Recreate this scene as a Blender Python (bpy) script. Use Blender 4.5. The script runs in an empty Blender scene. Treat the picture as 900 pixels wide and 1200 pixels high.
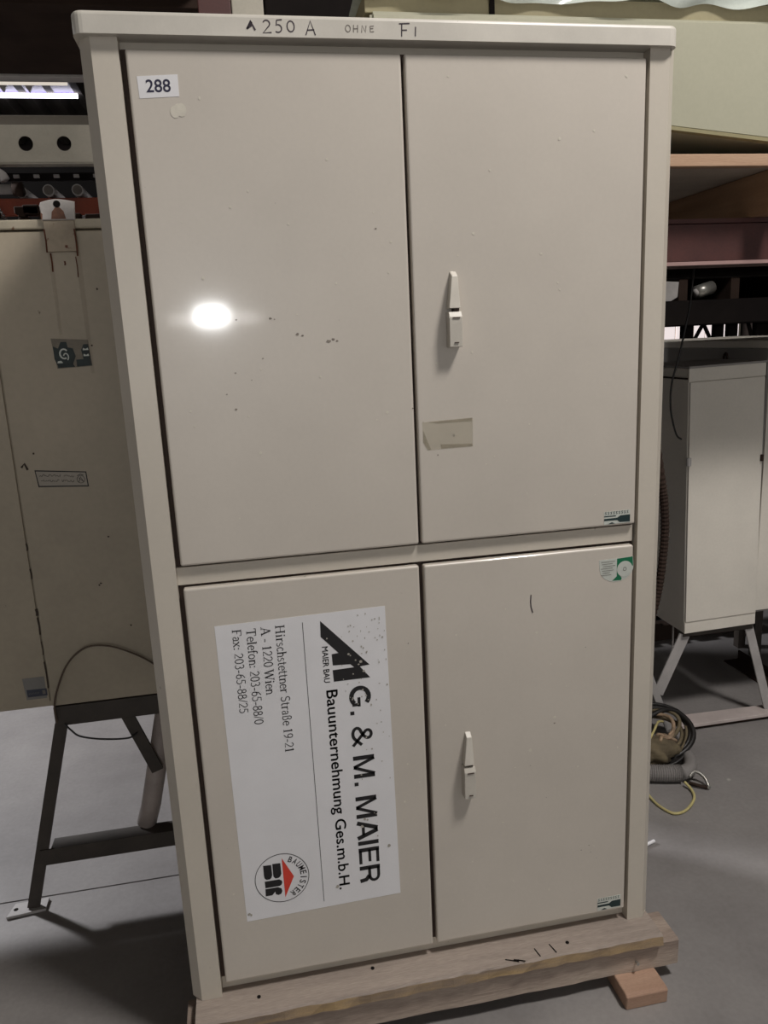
import bpy, bmesh, math, random
from mathutils import Vector, Matrix
random.seed(7)
C = bpy.context.scene.collection
# ------------------------------------------------------------------ camera
cam = bpy.data.objects.new('camera', bpy.data.cameras.new('camera'))
C.objects.link(cam)
Rr = Vector((0.98125956, -0.18710907, -0.04604202))
Ru = Vector((0.08517132, 0.20682981, 0.97466265))
Rf = Vector((0.17284536, 0.9603185, -0.21889006))
M = Matrix((Rr, Ru, -Rf)).transposed().to_4x4()
M.translation = Vector((0.20213607, -1.54403071, 1.61013724))
cam.matrix_world = M
cam.data.sensor_fit = 'VERTICAL'; cam.data.sensor_height = 24.0; cam.data.lens = 24.0 * 900 / 1200
cam.data.clip_start = 0.02
bpy.context.scene.camera = cam
# ------------------------------------------------------------------ world, exposure, lamps
vs = bpy.context.scene.view_settings
vs.view_transform = 'Standard'; vs.look = 'None'; vs.gamma = 1.0; vs.use_curve_mapping = False
vs.exposure = 0.07
w = bpy.data.worlds.new('world'); bpy.context.scene.world = w; w.use_nodes = True
w.node_tree.nodes['Background'].inputs[0].default_value = (1.0, 0.97, 0.93, 1)
w.node_tree.nodes['Background'].inputs[1].default_value = 0.30

def area(name, loc, target, sx, sy, power, col):
    l = bpy.data.lights.new(name, 'AREA'); l.shape = 'RECTANGLE'; l.size = sx; l.size_y = sy
    l.energy = power; l.color = col
    o = bpy.data.objects.new(name, l); C.objects.link(o); o.location = loc
    o.rotation_euler = (Vector(target) - Vector(loc)).to_track_quat('-Z', 'Y').to_euler()
    return o
area('hall_lamp', (1.95, -1.3, 4.5), (0.8, 0.2, 1.2), 0.6, 0.6, 118, (1.0, 0.955, 0.91))
area('hall_lamp_rear', (-3.9, 4.1, 4.4), (-0.4, 1.0, 0), 0.5, 0.5, 345, (0.97, 0.97, 1.0))
area('far_doorway_lamp', (-0.06, -9.2, 2.02), (0.2, 0, 1.63), 0.34, 0.15, 42, (1.0, 1.0, 1.0))
area('far_doorway_strip', (-0.02, -9.3, 1.99), (0.2, 0, 1.63), 1.2, 0.05, 7, (1.0, 0.97, 0.93))

# ------------------------------------------------------------------ materials
def lin(c):
    return tuple(((v / 255) / 12.92 if v / 255 <= 0.04045 else ((v / 255 + 0.055) / 1.055) ** 2.4) for v in c)
def mat(name, rgb, rough=0.5, var=0.08, scale=3.0, fine=0.03, spots=0.0, spotcol=(70, 60, 50), spotscale=40,
        metal=0.0, bump=0.0, bscale=80, stretch=(1, 1, 1), spec=0.5, alpha=1.0, coat=0.0, col2=None):
    m = bpy.data.materials.new(name); m.use_nodes = True; nt = m.node_tree; N = nt.nodes; L = nt.links
    b = N['Principled BSDF']
    b.inputs['Roughness'].default_value = rough; b.inputs['Metallic'].default_value = metal
    b.inputs['Specular IOR Level'].default_value = spec; b.inputs['Alpha'].default_value = alpha
    b.inputs['Coat Weight'].default_value = coat; b.inputs['Coat Roughness'].default_value = 0.075
    g = N.new('ShaderNodeNewGeometry'); mp = N.new('ShaderNodeMapping'); mp.inputs['Scale'].default_value = stretch
    L.new(g.outputs['Position'], mp.inputs['Vector'])
    n1 = N.new('ShaderNodeTexNoise'); n1.inputs['Scale'].default_value = scale; n1.inputs['Detail'].default_value = 5
    n1.inputs['Roughness'].default_value = 0.6
    n2 = N.new('ShaderNodeTexNoise'); n2.inputs['Scale'].default_value = scale * 45; n2.inputs['Detail'].default_value = 2
    L.new(mp.outputs[0], n1.inputs['Vector']); L.new(mp.outputs[0], n2.inputs['Vector'])
    base = lin(rgb); r1 = N.new('ShaderNodeValToRGB')
    other = lin(col2) if col2 else tuple(v * (1 - 2 * var) for v in base)
    r1.color_ramp.elements[0].position = 0.32; r1.color_ramp.elements[1].position = 0.66
    r1.color_ramp.elements[0].color = (*other, 1)
    r1.color_ramp.elements[1].color = (*[min(1, v * (1 + (0 if col2 else var))) for v in base], 1)
    L.new(n1.outputs['Fac'], r1.inputs['Fac'])
    mx = N.new('ShaderNodeMix'); mx.data_type = 'RGBA'; mx.blend_type = 'MULTIPLY'; mx.inputs['Factor'].default_value = 1
    mr = N.new('ShaderNodeMapRange'); mr.inputs['From Min'].default_value = 0.3; mr.inputs['From Max'].default_value = 0.7
    mr.inputs['To Min'].default_value = 1 - fine; mr.inputs['To Max'].default_value = 1 + fine
    L.new(n2.outputs['Fac'], mr.inputs['Value']); L.new(r1.outputs['Color'], mx.inputs['A']); L.new(mr.outputs[0], mx.inputs['B'])
    out = mx.outputs['Result']
    if spots > 0:
        v = N.new('ShaderNodeTexNoise'); v.inputs['Scale'].default_value = spotscale; v.inputs['Detail'].default_value = 3
        L.new(g.outputs['Position'], v.inputs['Vector'])
        r2 = N.new('ShaderNodeValToRGB'); r2.color_ramp.elements[0].position = 0.77 - spots; r2.color_ramp.elements[1].position = 0.80 - spots * 0.8
        L.new(v.outputs['Fac'], r2.inputs['Fac'])
        m2 = N.new('ShaderNodeMix'); m2.data_type = 'RGBA'; L.new(r2.outputs['Color'], m2.inputs['Factor'])
        L.new(out, m2.inputs['A']); m2.inputs['B'].default_value = (*lin(spotcol), 1); out = m2.outputs['Result']
    L.new(out, b.inputs['Base Color'])
    if bump > 0:
        n3 = N.new('ShaderNodeTexNoise'); n3.inputs['Scale'].default_value = bscale; n3.inputs['Detail'].default_value = 4
        L.new(mp.outputs[0], n3.inputs['Vector'])
        bp = N.new('ShaderNodeBump'); bp.inputs['Strength'].default_value = bump; bp.inputs['Distance'].default_value = 0.002
        L.new(n3.outputs['Fac'], bp.inputs['Height']); L.new(bp.outputs[0], b.inputs['Normal'])
    return m
def emit(name, rgb, s):
    m = bpy.data.materials.new(name); m.use_nodes = True; b = m.node_tree.nodes['Principled BSDF']
    b.inputs['Base Color'].default_value = (*lin(rgb), 1); b.inputs['Emission Color'].default_value = (*lin(rgb), 1)
    b.inputs['Emission Strength'].default_value = s; return m
PAINT = mat('cabinet_paint', (204, 196, 183), 0.34, 0.035, 2.2, 0.012, spots=0.012, spotcol=(160, 152, 140), spotscale=55, bump=0.05, bscale=35)
PAINT_G = mat('door_paint', (205, 197, 186), 0.34, 0.03, 2.5, 0.012, spots=0.012, spotcol=(165, 158, 148), spotscale=48, bump=0.02, bscale=30, coat=0.55)
GASKET = mat('gasket_rubber', (70, 54, 46), 0.7)
INSIDE = mat('inside_shade', (70, 58, 50), 0.8)  # body paint darkened to stand for interior shade
LIDM = mat('lid_paint', (210, 205, 195), 0.33, 0.06, 6, 0.015, spots=0.03, spotcol=(165, 157, 146), spotscale=30)
HANDM = mat('handle_paint', (205, 199, 188), 0.4, 0.05, 20, 0.03)
WHITE = mat('sticker_white', (232, 231, 233), 0.42, 0.02, 8, 0.01)
BLACKP = mat('print_black', (26, 24, 26), 0.5, 0.05, 20, 0.02)
NAVY = mat('print_navy', (38, 36, 66), 0.5)
REDP = mat('print_red', (214, 66, 50), 0.5, 0.05)
TEAL = mat('print_teal', (30, 52, 54), 0.4)
GREENP = mat('print_green', (18, 112, 76), 0.4)
PALEP = mat('print_pale', (204, 208, 200), 0.35)
GREYP = mat('print_grey', (110, 104, 98), 0.6)
MARK = mat('marker_ink', (62, 52, 60), 0.7)
MARKL = mat('marker_ink_faded', (112, 104, 98), 0.7)
TAPE = mat('old_tape', (196, 188, 164), 0.6, 0.07, 30, 0.05, alpha=0.17)
TAPED = mat('old_tape_edge', (160, 150, 126), 0.6, 0.08, 30, 0.05, alpha=0.4)
SCUFF = mat('scuff_dark', (140, 131, 121), 0.7, 0.2, 90, 0.2)
SCUFFL = mat('scuff_light', (214, 208, 194), 0.45, 0.05, 60, 0.05)
WOODG = mat('weathered_board', (184, 170, 158), 0.85, 0.14, 3, 0.12, bump=0.6, bscale=30, stretch=(0.35, 4, 4), col2=(142, 130, 122))
WOODB = mat('weathered_beam', (182, 166, 152), 0.88, 0.15, 3, 0.15, bump=0.8, bscale=30, stretch=(0.3, 4, 4), col2=(136, 120, 110))
WOODY = mat('board_edge_ochre', (176, 150, 112), 0.85, 0.15, 9, 0.15, bump=0.6, bscale=30, stretch=(0.8, 4, 4), col2=(138, 122, 108))
WOODP = mat('block_pine', (186, 154, 132), 0.8, 0.1, 6, 0.08, bump=0.5, bscale=30, stretch=(0.5, 3, 3), col2=(158, 124, 104))
WOODR = mat('shelf_pine', (190, 160, 134), 0.75, 0.1, 5, 0.06, bump=0.3, stretch=(0.4, 5, 5), col2=(164, 130, 104))
WOODD = mat('joist_brown', (166, 132, 102), 0.85, 0.1, 5, 0.1, stretch=(4, 0.4, 4), col2=(136, 104, 78))
PLY = mat('plywood_underside', (176, 164, 150), 0.9, 0.1, 4, 0.05)
CONC = mat('floor_concrete', (150, 146, 144), 0.5, 0.10, 1.6, 0.05, spots=0.02, spotcol=(176, 172, 168), spotscale=9, bump=0.15, bscale=60, col2=(122, 118, 117))
OLD = mat('old_cabinet_paint', (186, 174, 154), 0.5, 0.08, 1.4, 0.03, spots=0.02, spotcol=(116, 102, 88), spotscale=26, col2=(160, 150, 132))
OLDTOP = mat('old_cabinet_rim', (186, 176, 156), 0.55, 0.1, 8, 0.04, spots=0.09, spotcol=(118, 84, 58), spotscale=30)
RUSTY = mat('rusted_strap', (176, 162, 142), 0.6, 0.1, 20, 0.05, spots=0.17, spotcol=(104, 58, 36), spotscale=34)
LUGM = mat('lug_galvanised', (196, 190, 186), 0.5, 0.1, 25, 0.05, spots=0.10, spotcol=(120, 74, 56), spotscale=45)
STANDM = mat('stand_dark_steel', (66, 59, 53), 0.6, 0.15, 9, 0.08, spots=0.04, spotcol=(96, 66, 48), spotscale=30)
GALV = mat('galvanised_steel', (176, 172, 170), 0.5, 0.1, 9, 0.05)
PIPEM = mat('pipe_pinkish_grey', (172, 160, 154), 0.5, 0.1, 9, 0.05)
CABR = mat('light_grey_cabinet', (224, 218, 207), 0.45, 0.05, 2.4, 0.02, spots=0.015, spotcol=(120, 108, 98), spotscale=24)
CABR2 = mat('grey_cabinet', (150, 146, 142), 0.5, 0.05, 2.4, 0.02)
CREAM = mat('pale_green_coat', (170, 168, 148), 0.6, 0.03, 2, 0.02, col2=(163, 161, 141))
FILM = mat('plastic_film', (206, 214, 206), 0.18, 0.1, 9, 0.04, alpha=0.78, bump=0.4, bscale=18)
REDST = mat('oxide_red_steel', (84, 46, 42), 0.55, 0.15, 4, 0.08, col2=(64, 36, 34))
FLANGE = mat('flange_edge', (168, 138, 134), 0.5, 0.1)
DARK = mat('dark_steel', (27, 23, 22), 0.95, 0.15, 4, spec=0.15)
DARKB = mat('dark_brown_steel', (56, 44, 38), 0.9, 0.15, 4, spec=0.2)
CEIL = mat('ceiling_sheet', (92, 86, 78), 0.8, 0.1, 1)
WALLM = mat('hall_wall', (58, 50, 46), 0.9, 0.15, 0.8)
WHITEB = mat('white_steel_beam', (182, 176, 162), 0.55, 0.1, 3, 0.03, col2=(160, 155, 142))
ORANGE = mat('orange_red_beam', (160, 78, 54), 0.7, 0.15, 4, 0.1, col2=(116, 60, 46))
BLUEST = mat('sticker_blue', (56, 60, 74), 0.5)
GREYPATCH = mat('grey_patch', (128, 126, 122), 0.7)
CABLEK = mat('cable_black', (30, 27, 26), 0.45)
CABLET = mat('cable_tan', (160, 136, 112), 0.6, 0.2, 30)
CABLEO = mat('cloth_olive', (118, 106, 82), 0.85, 0.2, 14, 0.1, col2=(84, 74, 58))
CABLEY = mat('cable_yellow', (196, 184, 128), 0.5)
HOSEG = mat('hose_grey', (138, 134, 132), 0.55)
ZINC = mat('zinc_fitting', (160, 158, 152), 0.35, metal=0.6)
TUBE = emit('tube_glow', (240, 238, 255), 5.0)
TUBE2 = emit('tube_glow_dim', (236, 226, 212), 0.7)
REFL = mat('fixture_reflector', (120, 112, 150), 0.4)
GLASSL = emit('daylit_pane', (236, 224, 222), 0.9)

# ------------------------------------------------------------------ helpers
ORG = {}
def wo(p): return ORG.get(p.name, Vector((0, 0, 0))) if p else Vector((0, 0, 0))
def obj(name, bm, m, parent=None, smooth=False, origin=None):
    o_ = wo(parent) if parent else Vector(origin or (0, 0, 0))
    bmesh.ops.translate(bm, verts=bm.verts, vec=-o_)
    me = bpy.data.meshes.new(name); bm.to_mesh(me); bm.free()
    for x in (m if isinstance(m, (list, tuple)) else [m]): me.materials.append(x)
    if smooth:
        for p in me.polygons: p.use_smooth = True
    o = bpy.data.objects.new(name, me); C.objects.link(o)
    if parent: o.parent = parent
    else: o.location = o_
    ORG[o.name] = o_.copy()
    return o
def thing(name, loc, label, cat, group=None):
    o = bpy.data.objects.new(name, None); C.objects.link(o); o.location = loc; o.empty_display_size = 0.1
    ORG[o.name] = Vector(loc); return tag(o, label, cat, group)
def tag(o, label, cat, group=None, kind=None):
    if label: o['label'] = label
    if cat: o['category'] = cat
    if group: o['group'] = group
    if kind: o['kind'] = kind
    return o
def struct(o): o['kind'] = 'structure'; return o
def bx(bm, x0, x1, y0, y1, z0, z1, bev=0.0, seg=2, mi=0):
    r = bmesh.ops.create_cube(bm, size=1.0); vsx = r['verts']
    for v in vsx:
        v.co = Vector(((x0 + x1) / 2 + v.co.x * (x1 - x0), (y0 + y1) / 2 + v.co.y * (y1 - y0), (z0 + z1) / 2 + v.co.z * (z1 - z0)))
    fs = {f for v in vsx for f in v.link_faces}
    for f in fs: f.material_index = mi
    if bev > 0:
        es = list({e for v in vsx for e in v.link_edges})
        bmesh.ops.bevel(bm, geom=es, offset=bev, segments=seg, profile=0.5, affect='EDGES', material=-1)
    return bm
def box(name, x0, x1, y0, y1, z0, z1, m, parent=None, bev=0.002, seg=2, origin=None):
    return obj(name, bx(bmesh.new(), x0, x1, y0, y1, z0, z1, bev, seg), m, parent, origin=origin)
def prism(bm, pts, axis, a, b):
    """pts 2-D polygon, extruded along axis ('x','y','z') from a to b"""
    def mk(p, t):
        return {'x': (t, p[0], p[1]), 'y': (p[0], t, p[1]), 'z': (p[0], p[1], t)}[axis]
    v0 = [bm.verts.new(mk(p, a)) for p in pts]; v1 = [bm.verts.new(mk(p, b)) for p in pts]
    n = len(pts)
    bm.faces.new(v0); bm.faces.new(list(reversed(v1)))
    for i in range(n): bm.faces.new((v0[i], v1[i], v1[(i + 1) % n], v0[(i + 1) % n]))
    bmesh.ops.recalc_face_normals(bm, faces=bm.faces)
    return bm
def bar(bm, p, q, wx, wy, up=(0, 1, 0)):
    """rectangular bar from p to q; wx across, wy along 'up'"""
    p = Vector(p); q = Vector(q); d = (q - p).normalized(); u = Vector(up); u = (u - d * u.dot(d)).normalized(); s = d.cross(u)
    vs_ = []
    for c in (p, q):
        for a, b in ((-1, -1), (1, -1), (1, 1), (-1, 1)): vs_.append(bm.verts.new(c + s * a * wx / 2 + u * b * wy / 2))
    bm.faces.new(vs_[0:4]); bm.faces.new(list(reversed(vs_[4:8])))
    for i in range(4): bm.faces.new((vs_[i], vs_[4 + i], vs_[4 + (i + 1) % 4], vs_[(i + 1) % 4]))
    bmesh.ops.recalc_face_normals(bm, faces=bm.faces)
    return bm
def tube(bm, pts, r, n=10, rfun=None, close=False):
    pts = [Vector(p) for p in pts]; rings = []
    up = Vector((0, 0, 1))
    for i, p in enumerate(pts):
        a = pts[i - 1] if (i > 0 or close) else p; b = pts[(i + 1) % len(pts)] if (i < len(pts) - 1 or close) else p
        d = (b - a).normalized()
        if abs(d.dot(up)) > 0.97: up = Vector((1, 0, 0))
        s = d.cross(up).normalized(); u = s.cross(d); up = u
        rr = rfun(i) if rfun else r
        rings.append([bm.verts.new(p + (s * math.cos(2 * math.pi * k / n) + u * math.sin(2 * math.pi * k / n)) * rr) for k in range(n)])
    m = len(rings)
    for i in range(m if close else m - 1):
        A = rings[i]; B = rings[(i + 1) % m]
        for k in range(n): bm.faces.new((A[k], B[k], B[(k + 1) % n], A[(k + 1) % n]))
    if not close:
        bm.faces.new(rings[0]); bm.faces.new(list(reversed(rings[-1])))
    bmesh.ops.recalc_face_normals(bm, faces=bm.faces)
    return bm
def smoothpath(pts, k=8):
    P = [Vector(p) for p in pts]; out = []
    for i in range(len(P) - 1):
        p0 = P[max(i - 1, 0)]; p1 = P[i]; p2 = P[i + 1]; p3 = P[min(i + 2, len(P) - 1)]
        for j in range(k):
            t = j / k
            out.append(0.5 * ((2 * p1) + (p2 - p0) * t + (2 * p0 - 5 * p1 + 4 * p2 - p3) * t * t + (3 * p1 - p0 - 3 * p2 + p3) * t ** 3))
    out.append(P[-1]); return out
def flat(bm, pts, y, mi=0):
    """thin printed polygon in the plane y, facing -y; pts (x,z)"""
    vs_ = [bm.verts.new((p[0], y, p[1])) for p in pts]; f = bm.faces.new(vs_); f.normal_update()
    if f.normal.y > 0: f.normal_flip()
    f.material_index = mi
    return f
def disc(bm, x, z, r, y, n=12, mi=0, rz=None):
    flat(bm, [(x + r * math.cos(2 * math.pi * k / n), z + (rz or r) * math.sin(2 * math.pi * k / n)) for k in range(n)], y, mi)
def blob(bm, x, z, r, y, mi=0, rz=None):
    n = 9; rz = rz or r
    flat(bm, [(x + r * (0.6 + 0.5 * random.random()) * math.cos(2 * math.pi * k / n), z + rz * (0.6 + 0.5 * random.random()) * math.sin(2 * math.pi * k / n)) for k in range(n)], y, mi)
def line(bm, pts, wd, y, mi=0):
    """stroke of width wd through (x,z) points"""
    P = [Vector(p) for p in pts]; L_ = []; R_ = []
    for i, p in enumerate(P):
        a = P[max(i - 1, 0)]; b = P[min(i + 1, len(P) - 1)]; d = (b - a)
        if d.length < 1e-9: d = Vector((1, 0))
        d.normalize(); nrm = Vector((-d.y, d.x)) * wd / 2
        L_.append(bm.verts.new((p.x + nrm.x, y, p.y + nrm.y))); R_.append(bm.verts.new((p.x - nrm.x, y, p.y - nrm.y)))
    for i in range(len(P) - 1):
        f = bm.faces.new((L_[i], L_[i + 1], R_[i + 1], R_[i])); f.normal_update(); f.material_index = mi
        if f.normal.y > 0: f.normal_flip()
def rect(bm, x0, x1, z0, z1, y, mi=0): return flat(bm, [(x0, z0), (x1, z0), (x1, z1), (x0, z1)], y, mi)
def slab(name, pts, y, m, parent, t=0.0004):
    """a stuck-on sheet: thin prism in front of plane y"""
    return obj(name, prism(bmesh.new(), pts, 'y', y - t, y), m, parent)
def textbm(body, cap, origin, right, up, width=None, offset=0.0, shear=0.0):
    """text mesh in plane: origin = baseline start, right/up unit 3-vectors, cap = capital height, width = total length"""
    cu = bpy.data.curves.new('t', 'FONT'); cu.body = body; cu.size = 1.0; cu.offset = offset; cu.shear = shear
    cu.resolution_u = 4
    o = bpy.data.objects.new('t', cu); C.objects.link(o); bpy.context.view_layer.update()
    me = bpy.data.meshes.new_from_object(o.evaluated_get(bpy.context.evaluated_depsgraph_get()))
    bm = bmesh.new(); bm.from_mesh(me)
    bpy.data.objects.remove(o); bpy.data.curves.remove(cu); bpy.data.meshes.remove(me)
    xs = [v.co.x for v in bm.verts]; x0, x1 = min(xs), max(xs); s = cap / 0.70
    sx = (width / (x1 - x0)) if width else s
    O = Vector(origin); r = Vector(right); u = Vector(up); nrm = r.cross(u)
    for v in bm.verts: v.co = O + r * (v.co.x - x0) * sx + u * v.co.y * s
    bmesh.ops.recalc_face_normals(bm, faces=bm.faces)
    for f in bm.faces:
        f.normal_update()
        if f.normal.y > 0: f.normal_flip()
    return bm
def merge(bm, other):
    me = bpy.data.meshes.new('tmp'); other.to_mesh(me); other.free(); bm.from_mesh(me); bpy.data.meshes.remove(me); return bm

# ------------------------------------------------------------------ setting
fb = bmesh.new(); bx(fb, -6, 9, -5.5, 0.656, -0.12, 0, 0.0); struct(obj('floor', fb, CONC))
fb = bmesh.new(); bx(fb, -6, 1.0, 0.662, 11.0, -0.12, 0, 0.0); struct(obj('floor.001', fb, CONC))
fb = bmesh.new(); bx(fb, 1.0, 9, 0.656, 11.0, -0.12, 0, 0.0); struct(obj('floor.002', fb, CONC))
jb = bmesh.new(); bx(jb, -6, 1.0, 0.6565, 0.6615, -0.12, -0.006); struct(obj('trim_1', jb, GASKET))
struct(box('wall_back', -6, 9, 11.0, 11.2, 0, 5.0, WALLM, bev=0))
struct(box('wall_left', -6.2, -6, -5.5, 11.2, 0, 5.0, WALLM, bev=0))
wr = bmesh.new(); bx(wr, 9, 9.2, -5.5, 11.2, 0, 5.0); struct(obj('wall_right', wr, WALLM))
cb = bmesh.new(); bx(cb, -6, 9, -5.5, 11.0, 4.62, 4.7)
ce = struct(obj('ceiling', cb, CEIL))
for i in range(46):
    x = -5.6 + i * 0.3
    if x > 2.2: break
    rb = bmesh.new(); prism(rb, [(x, 4.62), (x + 0.05, 4.53), (x + 0.13, 4.53), (x + 0.18, 4.62)], 'y', 4.7, 10.9)
    obj('rib', rb, CEIL, ce)
# lit window strip in the back of the hall, seen under the rack at the right
for i, (x0, x1) in enumerate(((6.0, 6.95), (7.0, 7.95), (8.0, 8.95))):
    wn = struct(box('window_%d' % (i + 1), x0, x1, 10.90, 10.995, 0.9, 2.3, WHITEB, bev=0.004))
    for k in range(4):
        a = x0 + 0.04 + k * (x1 - x0 - 0.08) / 4
        box('pane', a + 0.012, a + (x1 - x0 - 0.08) / 4 - 0.012, 10.880, 10.901, 0.95, 2.25, GLASSL, wn, bev=0)

# ------------------------------------------------------------------ main cabinet
Z0, Z1 = 0.145, 2.15
cab = thing('distribution_cabinet', (0.55, 0.2, Z0), 'tall beige four-door electrical distribution cabinet on a weathered wooden board, filling the picture', 'cabinet')
b = bmesh.new()
bx(b, -0.020, -0.016, 0.03, 0.40, Z0, Z1); bx(b, 1.116, 1.120, 0.03, 0.40, Z0, Z1)
bx(b, -0.016, 1.116, 0.396, 0.40, Z0, Z1); bx(b, -0.016, 1.116, 0.03, 0.396, Z0, Z0 + 0.004)
obj('body', b, PAINT, cab)
b = bmesh.new(); bx(b, -0.012, 1.112, 0.075, 0.08, Z0 + 0.006, Z1 - 0.006); obj('interior_shade', b, INSIDE, cab)  # dark sheet painted for the shade inside the hollow body
def post(x0, x1, s):
    # s=+1: chamfer on the left edge; s=-1: on the right
    pl = [(x0, 0), (x1, 0), (x1, 0.042), (x1 - 0.004, 0.042), (x1 - 0.004, 0.05), (x0 - 0.018, 0.05), (x0 - 0.021, 0.04), (x0 - 0.021, 0.022)]
    if s < 0: pl = [(1.1 - p[0], p[1]) for p in pl]
    bm = prism(bmesh.new(), pl, 'z', Z0, Z1)
    obj('corner_post', bm, PAINT, cab)
post(0.001, 0.047, 1); post(0.001, 0.043, -1)
box('top_rail', 0.047, 1.057, 0.026, 0.06, 2.118, Z1, PAINT, cab, 0.001)
box('middle_rail', 0.047, 1.0515, 0.012, 0.06, 1.1388, 1.1762, PAINT, cab, 0.001)
box('bottom_rail', 0.047, 1.057, 0.026, 0.06, Z0, 0.196, PAINT, cab, 0.001)
for x0, x1 in ((0.0475, 0.0600), (0.5500, 0.5625), (1.0470, 1.0565)):
    for z0, z1 in ((0.1800, 1.1320), (1.1770, 2.1330)): box('door_gasket', x0, x1, 0.0222, 0.0257, z0, z1, GASKET, cab, 0)
for z0, z1 in ((2.1270, 2.1335), (1.1765, 1.1825), (1.1325, 1.1385)): box('door_gasket', 0.0495, 1.0545, 0.0225, 0.0255, z0, z1, GASKET, cab, 0)
lb = bmesh.new(); bx(lb, -0.026, 1.111, -0.0145, 0.43, 2.146, 2.183)
es = [e for e in lb.edges if abs(e.verts[0].co.z - e.verts[1].co.z) > 0.01]
bmesh.ops.bevel(lb, geom=es, offset=0.02, segments=5, profile=0.5, affect='EDGES')
es = [e for e in lb.edges if min(e.verts[0].co.z, e.verts[1].co.z) > 2.182]
bmesh.ops.bevel(lb, geom=es, offset=0.007, segments=3, profile=0.5, affect='EDGES')
lid = obj('lid', lb, LIDM, cab)
DOORS = [(0.0576, 0.5526, 1.1815, 2.1285), (0.5590, 1.0500, 1.1815, 2.1290), (0.0576, 0.5510, 0.180, 1.1335), (0.5610, 1.0485, 0.181, 1.1325)]
doors = []
for i, (x0, x1, z0, z1) in enumerate(DOORS):
    d = bmesh.new(); bx(d, x0, x1, 0.0, 0.022, z0, z1, 0.0045, 3)
    doors.append(obj('door', d, PAINT_G, cab))
def handle(door, x, zt, zb, h=0.15):
    # pivoting wedge lever above, lock cover below (x = left edge of the cover)
    zm = zt - h * 0.485
    b_ = bmesh.new()
    T = [(x + 0.012, -0.004), (x + 0.024, -0.004)]
    v = [bm_ for bm_ in ()]
    top_b = [(x + 0.010, 0.0005), (x + 0.024, 0.0005)]; 
    vt = [b_.verts.new((x + 0.010, 0.0005, zt)), b_.verts.new((x + 0.023, 0.0005, zt - 0.001)),
          b_.verts.new((x + 0.023, -0.012, zt - 0.010)), b_.verts.new((x + 0.011, -0.012, zt - 0.010)),
          b_.verts.new((x + 0.000, 0.0005, zm)), b_.verts.new((x + 0.024, 0.0005, zm)),
          b_.verts.new((x + 0.024, -0.024, zm)), b_.verts.new((x + 0.001, -0.024, zm))]
    for f in ((0, 1, 2, 3), (4, 7, 6, 5), (3, 2, 6, 7), (0, 3, 7, 4), (1, 5, 6, 2), (0, 4, 5, 1)): b_.faces.new([vt[k] for k in f])
    bmesh.ops.recalc_face_normals(b_, faces=b_.faces)
    bmesh.ops.bevel(b_, geom=list(b_.edges), offset=0.0009, segments=1, affect='EDGES')
    obj('lever', b_, HANDM, door)
    b_ = bmesh.new()
    z1 = zm - 0.006
    prism(b_, [(0.0005, z1 - 0.001), (-0.020, z1), (-0.026, z1 - 0.011), (-0.024, zb + 0.001), (0.0005, zb)], 'x', x, x + 0.027)
    bmesh.ops.bevel(b_, geom=list(b_.edges), offset=0.0010, segments=1, affect='EDGES')
    obj('lock_cover', b_, HANDM, door)
    b_ = bmesh.new(); bx(b_, x + 0.007, x + 0.022, -0.0275, -0.0235, z1 - 0.0135, z1 - 0.0115); obj('slot', b_, GASKET, door)
    b_ = bmesh.new(); bx(b_, x + 0.010, x + 0.019, -0.0262, -0.0225, zb + 0.0085, zb + 0.0105)
    obj('keyhole', b_, GASKET, door)
    b_ = bmesh.new(); bx(b_, x + 0.012, x + 0.023, -0.018, 0.0005, zm - 0.008, zm + 0.002); obj('hinge_pin', b_, GASKET, door)
handle(doors[1], 0.6255, 1.737, 1.588)
handle(doors[3], 0.633, 0.730, 0.572)

# number label
st = slab('number_sticker', [(0.0735, 2.0835), (0.144, 2.0875), (0.1435, 2.0515), (0.0745, 2.0475)], -0.0001, WHITE, cab)
obj('numerals', textbm('288', 0.0205, (0.0875, -0.0008, 2.0578), (1, 0, 0.03), (0, 0, 1), 0.0425, 0.012), NAVY, st)
# handwriting on lid
b = bmesh.new(); yl = -0.0149
def hand(strokes, x, z, s, wd=0.0022, mi=0):
    for stq in strokes: line(b, [(x + p[0] * s, z + p[1] * s) for p in stq], wd, yl, mi)
def ell(cx, cy, rx, ry, a0=0, a1=360, n=12): return [(cx + rx * math.cos(math.radians(a0 + (a1 - a0) * k / n)), cy + ry * math.sin(math.radians(a0 + (a1 - a0) * k / n))) for k in range(n + 1)]
A_ = [[(0, 0), (0.35, 1), (0.75, 0)], [(0.12, 0.35), (0.68, 0.38)]]
hand([[(0, 0.1), (0.45, 1), (0.95, 0)], [(0.05, 0.2), (0.6, 0.55)], [(0.3, 0.5), (0.6, 0.9)]], 0.272, 2.156, 0.015, 0.0036)
hand([ell(0.32, 0.72, 0.28, 0.26, 160, -40, 8) + [(0.0, 0.0), (0.72, 0.05)]], 0.300, 2.152, 0.021)
hand([[(0.6, 1.0), (0.15, 0.95), (0.1, 0.55)] + ell(0.22, 0.32, 0.32, 0.3, 90, -130, 8)], 0.322, 2.153, 0.021)
hand([ell(0.35, 0.5, 0.34, 0.46)], 0.343, 2.154, 0.019)
hand([[(0, 0), (0.4, 1), (0.75, 0)], [(0.12, 0.35), (0.68, 0.38)]], 0.376, 2.150, 0.023)
obj('marker_writing', b, [MARK, MARKL], lid); b = bmesh.new()
hand([ell(0.4, 0.5, 0.36, 0.45)], 0.448, 2.156, 0.0125, 0.0015, 1)
hand([[(0, 0), (0.05, 1)], [(0.05, 0.5), (0.65, 0.5)], [(0.6, 0), (0.65, 1)]], 0.463, 2.156, 0.0125, 0.0015, 1)
hand([[(0, 0), (0.1, 0.95), (0.6, 0.05), (0.7, 0.95)]], 0.478, 2.156, 0.0125, 0.0015, 1)
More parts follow.
